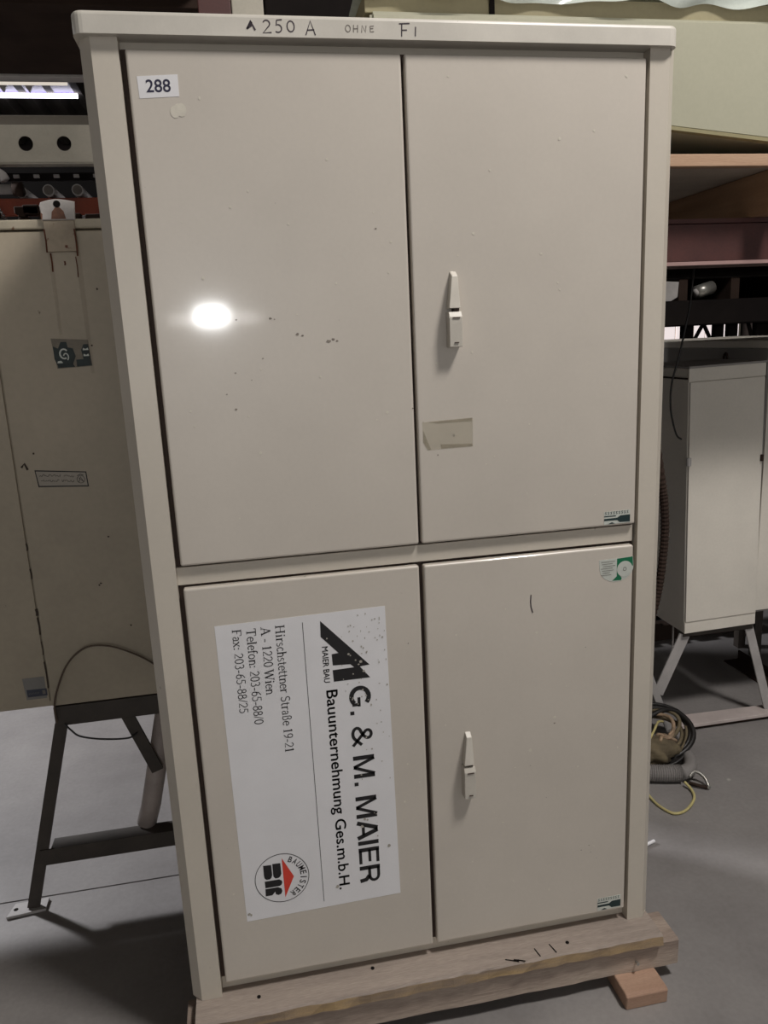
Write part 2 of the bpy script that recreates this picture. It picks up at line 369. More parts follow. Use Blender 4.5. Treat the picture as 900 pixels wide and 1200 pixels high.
hand([[(0.6, 0.9), (0, 0.85), (0.02, 0.05), (0.6, 0.1)], [(0, 0.5), (0.5, 0.55)]], 0.494, 2.157, 0.0115, 0.0015, 1)
obj('marker_writing', b, [MARK, MARKL], lid); b = bmesh.new()
hand([[(0.2, 0), (0.25, 1)], [(0, 1.0), (0.95, 1.05)], [(0.22, 0.5), (0.7, 0.52)]], 0.548, 2.151, 0.021, 0.0022)
hand([[(0, 0), (0.05, 0.75)]], 0.578, 2.152, 0.021, 0.0022)
obj('marker_writing', b, [MARK, MARKL], lid)

# company sticker
S0 = slab('company_sticker', [(0.112, 1.047), (0.472, 1.052), (0.4765, 0.339), (0.1195, 0.333)], -0.0001, WHITE, cab)
R_, U_ = (0, 0, -1), (1, 0, 0)
yt = -0.0009
b = bmesh.new()
def tx(body, cap, x, z0, z1, off=0.0, fat=0.0):
    for dx, dz in ((0, 0), (fat, 0), (0, fat), (-fat, 0), (0, -fat)) if fat else ((0, 0),):
        merge(b, textbm(body, cap, (x + dx, yt, z0 + dz), R_, U_, z0 - z1, off))
BW = 0.235
def big(ch):
    if ch == 'G': return [(ell(.44, .5, .345, .405, 45, 315, 18), BW), ([(.74, .12), (.74, .46)], .17), ([(.46, .44), (.82, .44)], .15)], .92
    if ch == '.': return [([(.14, 0), (.14, .19)], .2)], .36
    if ch == '&': return [(ell(.36, .76, .16, .165, -60, 230, 14) + [(.80, .04)], .16), ([(.46, .60)] + ell(.33, .26, .24, .20, 110, 330, 12) + [(.78, .46)], .165)], .90
    if ch == 'M': return [([(.10, 0), (.10, 1)], BW), ([(.84, 0), (.84, 1)], BW), ([(.15, 1), (.47, .02)], .17), ([(.79, 1), (.47, .02)], .17), ([(.40, .075), (.54, .075)], .15)], 1.02
    if ch == 'A': return [([(.09, 0), (.38, .98)], BW), ([(.75, 0), (.46, .98)], BW), ([(.2, .29), (.64, .29)], .16), ([(.36, .93), (.48, .93)], .14)], .86
    if ch == 'I': return [([(.11, 0), (.11, 1)], BW)], .30
    if ch == 'E': return [([(.11, 0), (.11, 1)], BW), ([(.11, .92), (.68, .92)], .16), ([(.11, .53), (.63, .53)], .15), ([(.11, .08), (.70, .08)], .16)], .78
    if ch == 'R': return [([(.11, 0), (.11, 1)], BW), ([(.11, .92), (.45, .92)] + ell(.47, .70, .21, .22, 90, -90, 8) + [(.11, .48)], .16), ([(.46, .46), (.62, .30), (.66, 0)], BW)], .84
    return [], .30
cur = 0; word = 'G. & M. MAIER'; tot = sum(big(c)[1] for c in word); sc_ = (0.876 - 0.377) / tot
for c in word:
    st_, wd = big(c)
    for pts, w_ in st_: line(b, [(0.3835 + p[1] * 0.0475, 0.876 - (cur + p[0]) * sc_) for p in pts], w_ * 0.043, yt)
    cur += wd
tx('Bauunternehmung Ges.m.b.H.', 0.0245, 0.3345, 0.873, 0.376, 0.0, 0.00045)
tx('MAIER BAU', 0.0128, 0.3312, 0.975, 0.892, 0.0, 0.00018)
line(b, [(0.2935, 1.035), (0.2965, 0.352)], 0.0012, yt)
flat(b, [(0.331, 1.034), (0.432, 0.922), (0.418, 0.921), (0.4105, 0.920), (0.432, 0.892), (0.423, 0.892), (0.352, 0.892), (0.351, 0.919), (0.398, 0.920), (0.390, 0.928), (0.352, 0.930), (0.351, 0.956), (0.366, 0.957), (0.330, 0.998)], yt)
obj('lettering', b, BLACKP, S0)
# serif address lines: own small stroke alphabet (u along the line, v up; cap height 1)
TH, TN = 0.125, 0.055
def G(ch):
    a = []; V = lambda x, y0, y1, w_=TH: a.append(([(x, y0), (x, y1)], w_)); S = lambda x, y, h=0.13: a.append(([(x - h, y), (x + h, y)], TN))
    P_ = lambda pts, w_=TN: a.append((pts, w_))
    def E(cx, cy, rx, ry, a0=0, a1=360, w_=0.085): a.append((ell(cx, cy, rx, ry, a0, a1, 14), w_))
    xh = 0.66
    if ch == 'H': V(.16, 0, 1); V(.66, 0, 1); P_([(.16, .52), (.66, .52)]); [S(x, y) for x in (.16, .66) for y in (.03, .97)]; wd = .86
    elif ch == 'A': P_([(.1, 0), (.38, 1)], .06); P_([(.38, 1), (.68, 0)], TH); P_([(.2, .35), (.56, .35)]); S(.1, .03); S(.68, .03); wd = .78
    elif ch == 'W': P_([(.05, 1), (.27, 0)], TH); P_([(.27, 0), (.47, .95)]); P_([(.47, .95), (.7, 0)], TH); P_([(.7, 0), (.92, 1)]); S(.06, .97); S(.9, .97); wd = 1.0
    elif ch == 'T': V(.36, 0, 1); P_([(.03, .97), (.69, .97)], .07); P_([(.04, .97), (.04, .78)]); P_([(.68, .97), (.68, .78)]); S(.36, .03); wd = .74
    elif ch == 'F': V(.17, 0, 1); P_([(.05, .97), (.6, .97)], .06); P_([(.6, .97), (.6, .78)]); P_([(.17, .52), (.46, .52)]); S(.17, .03); wd = .66
    elif ch == 'S': P_(ell(.3, .74, .2, .22, 30, 250, 10) + ell(.28, .27, .22, .25, 75, -150, 10), .09); wd = .6
    elif ch == 'i': V(.15, 0, xh); S(.15, .03, .11); S(.1, xh - .03, .06); a.append(([(.15, .84), (.15, .97)], .13)); wd = .32
    elif ch == 'l': V(.15, 0, 1); S(.15, .03, .11); S(.1, .97, .06); wd = .32
    elif ch == 'r': V(.15, 0, xh); S(.15, .03, .11); S(.1, xh - .03, .06); P_(ell(.33, .4, .17, .24, 170, 60, 6), .07); wd = .44
    elif ch == 's': P_(ell(.2, .49, .13, .14, 30, 250, 8) + ell(.2, .18, .15, .16, 75, -150, 8), .075); wd = .42
    elif ch == 'c': E(.27, .33, .2, .31, 50, 320); wd = .46
    elif ch == 'h': V(.14, 0, 1); P_(ell(.3, .38, .16, .25, 170, 0, 8) + [(.46, 0)], .09); S(.14, .03, .1); S(.46, .03, .1); S(.1, .97, .05); wd = .56
    elif ch == 'n': V(.14, 0, xh); P_(ell(.3, .38, .16, .25, 170, 0, 8) + [(.46, 0)], .09); S(.14, .03, .1); S(.46, .03, .1); S(.1, xh - .03, .05); wd = .56
    elif ch == 't': P_([(.15, .88), (.15, .15)] + ell(.26, .14, .11, .12, 180, 310, 6), .09); P_([(.02, xh - .03), (.32, xh - .03)]); wd = .36
    elif ch == 'e': E(.26, .33, .2, .31, 5, 315); P_([(.07, .36), (.46, .36)]); wd = .48
    elif ch == 'a': P_(ell(.22, .5, .14, .14, 170, 0, 6) + [(.36, .1), (.44, .03)], .09); E(.21, .19, .14, .17, 70, 330, .075); wd = .48
    elif ch == 'ß': P_([(.13, 0), (.13, .75)] + ell(.28, .78, .15, .2, 180, -20, 8) + [(.28, .56)] + ell(.28, .28, .19, .27, 80, -120, 8), .08); wd = .56
    elif ch == 'o': E(.27, .33, .2, .31); wd = .54
    elif ch == 'f': P_([(.15, 0), (.15, .8)] + ell(.27, .82, .12, .15, 180, 40, 6), .09); P_([(.02, xh - .03), (.33, xh - .03)]); S(.15, .03, .11); wd = .34
    elif ch == 'x': P_([(.06, xh), (.44, 0)], .11); P_([(.44, xh), (.06, 0)]); [S(x, y, .08) for x in (.08, .43) for y in (.03, xh - .03)]; wd = .52
    elif ch == '1': V(.26, 0, .97); P_([(.12, .82), (.26, .96)]); S(.26, .03); wd = .52
    elif ch == '2': P_(ell(.25, .7, .18, .26, 160, -40, 8) + [(.06, .05), (.46, .05)], .08); wd = .52
    elif ch == '9': E(.25, .68, .18, .28); P_([(.43, .66), (.38, .25), (.12, 0)], .08); wd = .52
    elif ch == '0': E(.26, .49, .19, .47); wd = .52
    elif ch == '3': P_(ell(.22, .73, .17, .23, 150, -80, 8) + ell(.22, .26, .2, .26, 80, -140, 8), .08); wd = .52
    elif ch == '5': P_([(.44, .95), (.15, .95), (.11, .58)] + ell(.22, .3, .21, .29, 80, -140, 8), .08); wd = .52
    elif ch == '6': E(.27, .28, .18, .27); P_([(.09, .3), (.16, .72), (.42, .97)], .08); wd = .52
    elif ch == '8': E(.26, .73, .15, .22); E(.26, .26, .19, .25); wd = .52
    elif ch == '-': P_([(.05, .33), (.33, .33)], .08); wd = .38
    elif ch == '/': P_([(.02, 0), (.28, 1)], .06); wd = .32
    elif ch == ':': a.append(([(.14, .02), (.14, .14)], .13)); a.append(([(.14, .48), (.14, .6)], .13)); wd = .28
    else: wd = .28
    return a, wd
b = bmesh.new()
def serif(body, cap, x, z0, z1):
    tot = sum(G(c)[1] for c in body); s = (z0 - z1) / tot; cur = 0
    for c in body:
        a, wd = G(c)
        for pts, w_ in a: line(b, [(x + p[1] * cap, z0 - (cur + p[0]) * s) for p in pts], w_ * cap * 1.12, yt)
        cur += wd
serif('Hirschstettner Straße 19-21', 0.0195, 0.2360, 1.035, 0.739)
serif('A - 1220 Wien', 0.0195, 0.2060, 1.034, 0.881)
serif('Telefon: 203-65-88/0', 0.0195, 0.1758, 1.034, 0.815)
serif('Fax: 203-65-88/25', 0.0185, 0.1468, 1.036, 0.845)
obj('address', b, BLACKP, S0)
# round builder emblem
b = bmesh.new()
line(b, [(0.2060 + 0.0605 * math.cos(t * math.pi / 24), 0.4315 + 0.0615 * math.sin(t * math.pi / 24)) for t in range(49)], 0.0015, yt)
flat(b, [(0.166, 0.470), (0.184, 0.469), (0.1845, 0.443), (0.182, 0.436), (0.178, 0.433), (0.171, 0.433), (0.167, 0.437), (0.166, 0.444)], yt)
flat(b, [(0.1865, 0.471), (0.2045, 0.470), (0.205, 0.443), (0.202, 0.436), (0.197, 0.433), (0.191, 0.433), (0.187, 0.438), (0.1865, 0.444)], yt)
flat(b, [(0.1665, 0.429), (0.199, 0.429), (0.2045, 0.425), (0.2055, 0.420), (0.203, 0.414), (0.198, 0.412), (0.167, 0.412)], yt)
flat(b, [(0.1665, 0.4095), (0.195, 0.4095), (0.2025, 0.405), (0.204, 0.398), (0.201, 0.391), (0.194, 0.389), (0.1885, 0.393), (0.188, 0.399), (0.1835, 0.394), (0.1805, 0.391), (0.166, 0.391)], yt)
word = 'BAUMEISTER'
for k, ch in enumerate(word):
    a = math.radians(64 - k * (128 / 9.0)); r = 0.0418
    rt = Vector((math.sin(a), 0, -math.cos(a))); up = Vector((math.cos(a), 0, math.sin(a)))
    cen = Vector((0.2060, yt, 0.4315)) + up * r
    wdt = 0.0095 if ch == 'M' else (0.0024 if ch == 'I' else 0.0084)
    merge(b, textbm(ch, 0.0142, cen - rt * wdt / 2, rt, up, wdt, 0.012))
obj('emblem', b, BLACKP, S0)
b = bmesh.new(); flat(b, [(0.2085, 0.482), (0.2325, 0.431), (0.2095, 0.380)], yt); obj('red_roof', b, REDP, S0)
b = bmesh.new()
for k in range(64):
    x = 0.36 + 0.11 * math.sqrt(random.random()); z = 1.04 - abs(random.gauss(0, 0.16))
    if z < 0.36: continue
    blob(b, x, z, random.uniform(0.0008, 0.0026), -0.0012, 0, random.uniform(0.001, 0.003))
for x, z, r in ((0.343, 0.993, .0022), (0.387, 0.952, .0032), (0.391, 0.948, .002), (0.402, 0.936, .002), (0.395, 0.905, .002), (0.413, 0.931, .004), (0.418, 0.9085, .0028), (0.373, 0.895, .0014), (0.421, 0.85, .002), (0.425, 0.84, .0015), (0.40, 0.66, .0022), (0.402, 0.548, .004), (0.408, 0.545, .003), (0.43, 0.5, .002), (0.395, 0.53, .004), (0.425, 0.56, .0016), (0.455, 0.47, .0045), (0.33, 0.385, .005), (0.126, 0.352, .004), (0.13, 0.349, .003), (0.39, 0.845, .0018), (0.415, 0.72, .0015), (0.43, 0.535, .001)):
    blob(b, x, z, r, -0.0012)
obj('chips', b, mat('sticker_chip', (176, 170, 160), 0.5, 0.1, 60), S0)
# tape remnant
tp = slab('tape_remnant', [(0.569, 1.442), (0.5745, 1.440), (0.677, 1.443), (0.6765, 1.383), (0.582, 1.381), (0.570, 1.398)], -0.0001, TAPE, cab)
b = bmesh.new()
flat(b, [(0.570, 1.425), (0.577, 1.405), (0.586, 1.382), (0.578, 1.381), (0.569, 1.398)], -0.0007)
flat(b, [(0.606, 1.392), (0.675, 1.389), (0.676, 1.383), (0.608, 1.383)], -0.0007); flat(b, [(0.578, 1.440), (0.676, 1.443), (0.676, 1.436), (0.60, 1.436)], -0.0007)
obj('glue_edge', b, TAPED, tp)
# maker stickers (illegible small print kept as strokes)
def maker(x0, x1, z0, z1, a=-0.0001):
    s_ = slab('maker_sticker', [(x0, z0), (x1, z0 + 0.001), (x1, z1 + 0.001), (x0, z1)], a, PALEP, cab)
    bq = bmesh.new(); W_ = x1 - x0; H_ = z1 - z0; y = a - 0.0008
    flat(bq, [(x0, z0 + H_ * .30), (x0 + W_ * .5, z0 + H_ * .30), (x0 + W_ * .60, z0 + H_ * .12), (x1, z0 + H_ * .10), (x1, z0 + H_ * .66), (x0 + W_ * .62, z0 + H_ * .64), (x0 + W_ * .5, z0 + H_ * .48), (x0, z0 + H_ * .46)], y)
    flat(bq, [(x0, z0 + H_ * .60), (x0 + W_ * .45, z0 + H_ * .60), (x0 + W_ * .45, z0 + H_ * .68), (x0, z0 + H_ * .68)], y)
    flat(bq, [(x0 + W_ * .15, z0 + H_ * .04), (x0 + W_ * .3, z0 + H_ * .16), (x0 + W_ * .42, z0 + H_ * .04)], y)
    for k in range(9):
        xx = x0 + W_ * (0.03 + k * 0.105); line(bq, [(xx, z0 + H_ * .8), (xx + W_ * .05, z0 + H_ * .8), (xx + W_ * .01, z0 + H_ * .98), (xx + W_ * .06, z0 + H_ * .98)], 0.0013, y)
    obj('print', bq, TEAL, s_)
maker(0.9755, 1.0375, 1.1855, 1.2145); maker(0.9755, 1.0375, 0.1875, 0.2225)
# inspection sticker with green field and pale round dial
s_ = slab('inspection_sticker', [(0.9655, 1.098), (0.9655, 1.104), (1.0475, 1.106), (1.049, 1.083)] + [(1.008 + 0.041 * math.cos(math.radians(a)), 1.083 + 0.033 * math.sin(math.radians(a))) for a in range(-10, -181, -15)], -0.0001, PALEP, cab)
bq = bmesh.new()
flat(bq, [(1.0085, 1.104), (1.0465, 1.106), (1.0480, 1.084), (1.0275, 1.084), (1.0085, 1.078)], -0.0007)
flat(bq, [(0.9975, 1.053), (1.0085, 1.0625), (1.0085, 1.078), (1.021, 1.0565), (1.019, 1.0525)], -0.0007)
obj('green_field', bq, GREENP, s_)
bq = bmesh.new(); disc(bq, 1.0275, 1.0785, 0.0188, -0.0010, 24); obj('dial', bq, PALEP, s_)
bq = bmesh.new()
line(bq, [(1.0275 + 0.004 * math.cos(t * math.pi / 8), 1.0785 + 0.004 * math.sin(t * math.pi / 8)) for t in range(17)], 0.0010, -0.0014)
for k in range(7): line(bq, [(0.970 + (k % 3) * 0.002, 1.099 - k * 0.0052), (1.004 - (k % 2) * 0.006 - max(0, k - 3) * 0.003, 1.0995 - k * 0.0052)], 0.0010, -0.0012)
obj('small_print', bq, GREYP, s_)
# scratches and specks on the doors
b = bmesh.new()
line(b, [(0.8035, 1.041), (0.8025, 1.025), (0.8035, 1.012), (0.8075, 0.998)], 0.0024, -0.0008)
obj('pen_mark', b, MARK, cab); b = bmesh.new()
for x, z, r in ((0.325, 1.628, .004), (0.335, 1.625, .003), (0.385, 1.612, .005), (0.395, 1.615, .004), (0.402, 1.612, .003), (0.49, 1.82, .0025), (0.21, 1.66, .003), (0.275, 1.66, .0035), (0.283, 1.658, .002), (0.255, 1.585, .002), (0.20, 1.56, .002), (0.23, 1.545, .0015), (0.195, 1.49, .003), (0.55, 1.47, .002), (0.066, 1.15, .0), (0.18, 1.52, .0015), (0.86, 0.72, .003), (0.935, 0.9, .0015), (0.93, 0.37, .002), (0.95, 0.38, .0015), (0.955, 0.36, .0015), (0.80, 0.62, .0015), (0.52, 0.96, .002), (0.60, 1.37, .002)):
    if r: blob(b, x, z, r, -0.0005, 0, r * 0.7)
obj('scuffs', b, SCUFF, cab)
b = bmesh.new()
for k in range(110):
    x = random.uniform(0.08, 1.03); z = random.uniform(0.2, 2.1)
    if 0.54 < x < 0.58 or 1.1 < z < 1.2 or (0.1 < x < 0.49 and 0.32 < z < 1.07): continue
    blob(b, x, z, random.uniform(0.0014, 0.0036), -0.0005)
disc(b, 0.1335, 2.026, 0.0085, -0.0005, rz=0.0105); disc(b, 0.1450, 2.029, 0.0085, -0.0006, rz=0.0115); disc(b, 0.1395, 2.034, 0.006, -0.00055); blob(b, 0.80, 0.66, 0.005, -0.0005); blob(b, 0.86, 0.735, 0.004, -0.0005)
obj('paint_drips', b, SCUFFL, cab)

# ------------------------------------------------------------------ timber under the cabinet
def plank(bm, x0, x1, y0, y1, z0, z1, n=28, j=0.003, seed=1):
    rnd = random.Random(seed); rings = []
    for i in range(n + 1):
        x = x0 + (x1 - x0) * i / n; d = lambda a=1.0: rnd.uniform(-j, j) * a
        rings.append([bm.verts.new((x, y0 + d(), z0)), bm.verts.new((x, y0 + d(.8), z1 - 0.004 + d(.3))), bm.verts.new((x, y0 + 0.005 + d(), z1)), bm.verts.new((x, y1 - 0.004, z1)), bm.verts.new((x, y1, z1 - 0.004)), bm.verts.new((x, y1, z0))])
    for i in range(n):
        for k in range(6):
            f = bm.faces.new((rings[i][k], rings[i + 1][k], rings[i + 1][(k + 1) % 6], rings[i][(k + 1) % 6]))
            if k in (0,): f.material_index = 1
    bm.faces.new(rings[0]); bm.faces.new(list(reversed(rings[-1])))
    bmesh.ops.recalc_face_normals(bm, faces=bm.faces); return bm
beam = thing('timber_beam', (0.55, 0.0, 0.043), 'thick weathered grey timber beam directly under the front of the main cabinet', 'beam')
obj('timber', plank(bmesh.new(), -0.035, 1.168, -0.056, 0.045, 0.043, 0.114, 30, 0.0015, 3), [WOODB, WOODB], beam)
b = bmesh.new(); tube(b, [(1.052, -0.058, 0.073), (1.052, -0.068, 0.075)], 0.002, 8); tube(b, [(1.052, -0.067, 0.0748), (1.052, -0.069, 0.0752)], 0.0042, 10); obj('nail', b, ZINC, beam)
bd = thing('wooden_board', (0.55, 0.0, 0.115), 'flat weathered board with ochre front edge, lying between the main cabinet and the thick beam', 'board')
obj('board', plank(bmesh.new(), -0.012, 1.118, -0.068, 0.10, 0.117, 0.1448, 40, 0.0025, 5), [WOODG, WOODY], bd)
b = bmesh.new()
for p, q in (((0.835, -0.030), (0.842, -0.058)), ((0.795, -0.035), (0.80, -0.060)), ((0.735, -0.055), (0.76, -0.066)), ((0.715, -0.050), (0.745, -0.064))):
    tube(b, [(p[0], p[1], 0.1458), (q[0], q[1], 0.1462)], 0.0013, 6)
obj('splinter', b, DARK, bd)
b = bmesh.new()
for x, y in ((0.13, -0.02), (0.88, -0.035), (0.40, 0.0)): tube(b, [(x, y, 0.1440), (x, y, 0.1465)], 0.0045, 10)
obj('nail_head', b, DARK, bd)
b = bmesh.new(); tube(b, [(-0.012 + 0.0, 0, 0), (0, 0, 0)], 0.001, 4); b.free()
rear = thing('timber_beam', (0.55, 0.3, 0.043), 'second thick timber beam under the rear of the main cabinet', 'beam')
obj('timber', plank(bmesh.new(), -0.03, 1.16, 0.28, 0.36, 0.043, 0.114, 20, 0.0015, 8), [WOODB, WOODB], rear)
rb = thing('wooden_board', (0.55, 0.3, 0.115), 'flat board on the rear beam under the back of the main cabinet', 'board')
obj('board', plank(bmesh.new(), -0.01, 1.11, 0.25, 0.39, 0.117, 0.1448, 20, 0.002, 9), [WOODG, WOODY], rb)
def block(x0, x1, y0, y1, label):
    bm = prism(bmesh.new(), [(y0, 0.0), (y0 - 0.003, 0.038), (y0 + 0.006, 0.0425), (y1, 0.0425), (y1, 0)], 'x', x0, x1)
    for v in bm.verts: v.co.z += 0.0
    bmesh.ops.bevel(bm, geom=list(bm.edges), offset=0.002, segments=1, affect='EDGES')
    o = obj('wooden_block', bm, WOODP, origin=((x0 + x1) / 2, (y0 + y1) / 2, 0)); tag(o, label, 'block')
block(0.996, 1.104, -0.118, 0.36, 'short orange-brown wooden block under the right end of the timber beam')
block(-0.01, 0.095, -0.09, 0.36, 'wooden block under the left end of the timber beam')

# ------------------------------------------------------------------ left old cabinet on its stand
lc = thing('steel_cabinet', (-0.45, 0.8, 0.64), 'large dirty grey-beige steel cabinet with a rusty lifting lug, left of the main cabinet', 'cabinet')
box('body', -2.10, 0.42, 0.606, 1.0, 0.642, 1.915, OLD, lc, 0.004)  # unseen left end lengthened to keep rear lamp light off the floor
box('left_panel', -2.095, -1.149, 0.599, 0.6055, 0.660, 1.912, OLD, lc, 0.002)  # added out-of-view panel on the light-blocking left extension
box('left_panel', -1.145, -0.3925, 0.599, 0.6055, 0.660, 1.912, OLD, lc, 0.002)
box('right_panel', -0.3890, 0.415, 0.600, 0.6055, 0.644, 1.912, OLD, lc, 0.002)
b = bmesh.new(); bx(b, -2.105, 0.425, 0.594, 1.005, 1.917, 1.940, 0.004, 2); obj('top_rim', b, OLDTOP, lc)
b = bmesh.new(); pl = []
for k in range(13):
    t = k / 12; x = -0.2365 + t * 0.080; pl.append((x, 1.978 + 0.005 * math.sin(t * math.pi * 1.2) + 0.004 * t))
prof = [(-0.2375, 1.936)] + [(-0.240, 1.968)] + pl + [(-0.157, 1.975), (-0.160, 1.936)]
prism(b, prof, 'y', 0.583, 0.593)
bmesh.ops.bevel(b, geom=[e for e in b.edges if abs(e.verts[0].co.y - e.verts[1].co.y) < 1e-4], offset=0.002, segments=1, affect='EDGES')
lug = obj('lifting_lug', b, LUGM, lc)
b = bmesh.new(); tube(b, [(-0.198, 0.5822, 1.973), (-0.198, 0.590, 1.973)], 0.0085, 14); obj('hole', b, DARK, lug)
b = bmesh.new(); flat(b, [(-0.215, 1.938), (-0.180, 1.938), (-0.184, 1.956), (-0.192, 1.965), (-0.203, 1.965), (-0.212, 1.955)], 0.5825); flat(b, [(-0.239, 1.938), (-0.236, 1.938), (-0.234, 1.950), (-0.2385, 1.955)], 0.5825); obj('rust_stain', b, mat('rust_brown', (132, 88, 66), 0.8, 0.2, 60, alpha=0.75), lug)
box('lug_strap', -0.236, -0.163, 0.5865, 0.5935, 1.862, 1.9355, RUSTY, lc, 0.001)
b = bmesh.new()
for (x, z0, z1, wd) in ((-0.236, 1.86, 1.915, .004), (-0.231, 1.815, 1.86, .004), (-0.165, 1.85, 1.915, .004), (-0.2, 1.83, 1.84, .004), (-0.172, 1.80, 1.85, .0025)): line(b, [(x, z1), (x + 0.001, (z0 + z1) / 2), (x, z0)], wd, 0.5985 if z1 < 1.861 else 0.5860)
obj('rust_run', b, mat('rust', (98, 56, 38), 0.8, 0.2, 60), lc)
b = bmesh.new()
for x, z0, wd in ((-0.232, 1.66, .006), (-0.166, 1.56, .007)): flat(b, [(x - wd, 1.862), (x + wd, 1.862), (x + wd * .6, z0), (x - wd * .6, z0)], 0.5990)
obj('water_stain', b, mat('stain_brown', (140, 116, 96), 0.7, 0.1, 30, alpha=0.10), lc)
b = bmesh.new()
for k, (z0, z1, wd) in enumerate(((0.70, 0.78, .004), (0.86, 0.91, .004), (0.915, 0.935, .007), (1.02, 1.05, .003), (1.10, 1.12, .003), (0.80, 0.84, .002))): line(b, [(-0.3915, z0), (-0.3905, (z0 + z1) / 2), (-0.392, z1)], wd, 0.5982)
line(b, [(-0.375, 1.325), (-0.366, 1.335), (-0.36, 1.318)], 0.006, 0.5988)
for x, z in ((-0.34, 1.36), (-0.18, 1.12), (-0.215, 0.99), (-0.22, 0.985), (-0.15, 0.86), (-0.13, 1.77), (-0.16, 1.63)): blob(b, x, z, 0.003, 0.5985)
obj('scuffs', b, mat('paint_chip', (64, 54, 46), 0.8), lc)
# torn teal sticker
s_ = slab('torn_sticker', [(-0.259, 1.652), (-0.168, 1.645), (-0.165, 1.578), (-0.252, 1.575)], 0.5999, mat('sticker_residue', (134, 126, 112), 0.6, 0.1, 30), lc)
bq = bmesh.new(); y = 0.5991
flat(bq, [(-0.256, 1.60), (-0.256, 1.632), (-0.244, 1.626), (-0.236, 1.642), (-0.222, 1.642), (-0.22, 1.628), (-0.208, 1.625), (-0.203, 1.605), (-0.212, 1.585), (-0.25, 1.583)], y)
flat(bq, [(-0.185, 1.597), (-0.188, 1.62), (-0.181, 1.634), (-0.169, 1.634), (-0.167, 1.597)], y)
flat(bq, [(-0.250, 1.577), (-0.250, 1.584), (-0.212, 1.586), (-0.208, 1.578)], y); flat(bq, [(-0.203, 1.578), (-0.203, 1.596), (-0.167, 1.598), (-0.166, 1.580)], y)
obj('print', bq, mat('teal_faded', (44, 56, 56), 0.6, 0.15, 60), s_)
bq = bmesh.new(); y = 0.5987
line(bq, ell(-0.231, 1.612, 0.010, 0.012, 40, 300, 10), 0.004, y); line(bq, ell(-0.227, 1.604, 0.006, 0.009, -60, 160, 8), 0.003, y); flat(bq, [(-0.25, 1.589), (-0.236, 1.589), (-0.240, 1.595), (-0.248, 1.594)], y)
for z in (1.622, 1.607): flat(bq, [(-0.184, z - .003), (-0.170, z - .003), (-0.171, z + .003), (-0.177, z), (-0.183, z + .003)], y)
obj('pale_print', bq, PALEP, s_)
# framed instruction label
s_ = slab('framed_label', [(-0.344, 1.316), (-0.215, 1.303), (-0.213, 1.262), (-0.340, 1.270)], 0.5999, BLACKP, lc)
bq = bmesh.new(); flat(bq, [(-0.3415, 1.3125), (-0.2175, 1.3005), (-0.2160, 1.2655), (-0.3370, 1.2735)], 0.5992); obj('paper', bq, mat('label_paper', (170, 162, 150), 0.6), s_)
bq = bmesh.new(); rnd = random.Random(4)
def scrib(x0, x1, z0, z1, wd):
    pts = []; n = int((x1 - x0) / 0.0016)
    for k in range(n):
        t = k / n; pts.append((x0 + (x1 - x0) * t, z0 + (z1 - z0) * t + rnd.uniform(-1, 1) * 0.0032))
    line(bq, pts, wd, 0.5988)
scrib(-0.334, -0.278, 1.3015, 1.2960, 0.0013); scrib(-0.273, -0.246, 1.2955, 1.293, 0.0013); scrib(-0.331, -0.284, 1.287, 1.283, 0.0013); scrib(-0.279, -0.247, 1.2825, 1.280, 0.0013)
line(bq, ell(-0.231, 1.283, 0.010, 0.010, 0, 360, 14), 0.0012, 0.5988)
line(bq, [(-0.237, 1.276), (-0.231, 1.290), (-0.225, 1.276)], 0.0018, 0.5988); line(bq, [(-0.236, 1.288), (-0.226, 1.278)], 0.0015, 0.5988); line(bq, [(-0.239, 1.293), (-0.231, 1.297), (-0.223, 1.293)], 0.002, 0.5988)
obj('script', bq, BLACKP, s_)
slab('grey_patch', [(-0.456, 0.737), (-0.398, 0.737), (-0.398, 0.672), (-0.452, 0.672)], 0.5985, GREYPATCH, lc)
s_ = slab('blue_sticker', [(-0.449, 0.702), (-0.396, 0.701), (-0.396, 0.680), (-0.448, 0.680)], 0.5980, BLUEST, lc)
bq = bmesh.new(); scr = [(-0.444, 0.691)]
for k in range(12): scr.append((-0.443 + k * 0.0024, 0.688 + (k % 2) * 0.005))
line(bq, scr, 0.0012, 0.5973); flat(bq, [(-0.408, 0.685), (-0.400, 0.685), (-0.400, 0.697), (-0.408, 0.697)], 0.5973); obj('small_print', bq, GREYP, s_)

ls = thing('cabinet_stand', (-0.3, 0.8, 0.0), 'dark steel leg stand with a bolted foot plate under the dirty grey-beige cabinet at left', 'stand')
box('top_beam', -0.3880, 0.40, 0.600, 0.640, 0.580, 0.640, STANDM, ls, 0.003)
box('top_beam', -0.385, 0.40, 0.900, 0.938, 0.590, 0.640, STANDM, ls, 0.003)
box('side_beam', -0.385, -0.345, 0.641, 0.899, 0.590, 0.640, STANDM, ls, 0.003)
def lleg(y, s=1):
    obj('leg', bar(bmesh.new(), (-0.373, y, 0.585), (-0.527, y, 0.009), 0.034, 0.012, (0, 1, 0)), STANDM, ls)
lleg(0.607)
box('leg', 0.30, 0.34, 0.901, 0.937, 0.0, 0.589, STANDM, ls, 0.003); box('leg', 0.10, 0.14, 0.901, 0.937, 0.0, 0.589, STANDM, ls, 0.003)
def foot(x, y):
    bm = prism(bmesh.new(), [(x - 0.072, y - 0.020), (x + 0.035, y - 0.008), (x + 0.035, y + 0.040), (x - 0.060, y + 0.035)], 'z', 0.001, 0.009)
    f = obj('foot_plate', bm, GALV, ls)
    bm = bmesh.new(); tube(bm, [(x - 0.052, y + 0.008, 0.0085), (x - 0.052, y + 0.008, 0.0096)], 0.0065, 12); obj('bolt_hole', bm, DARK, f)
foot(-0.525, 0.600)
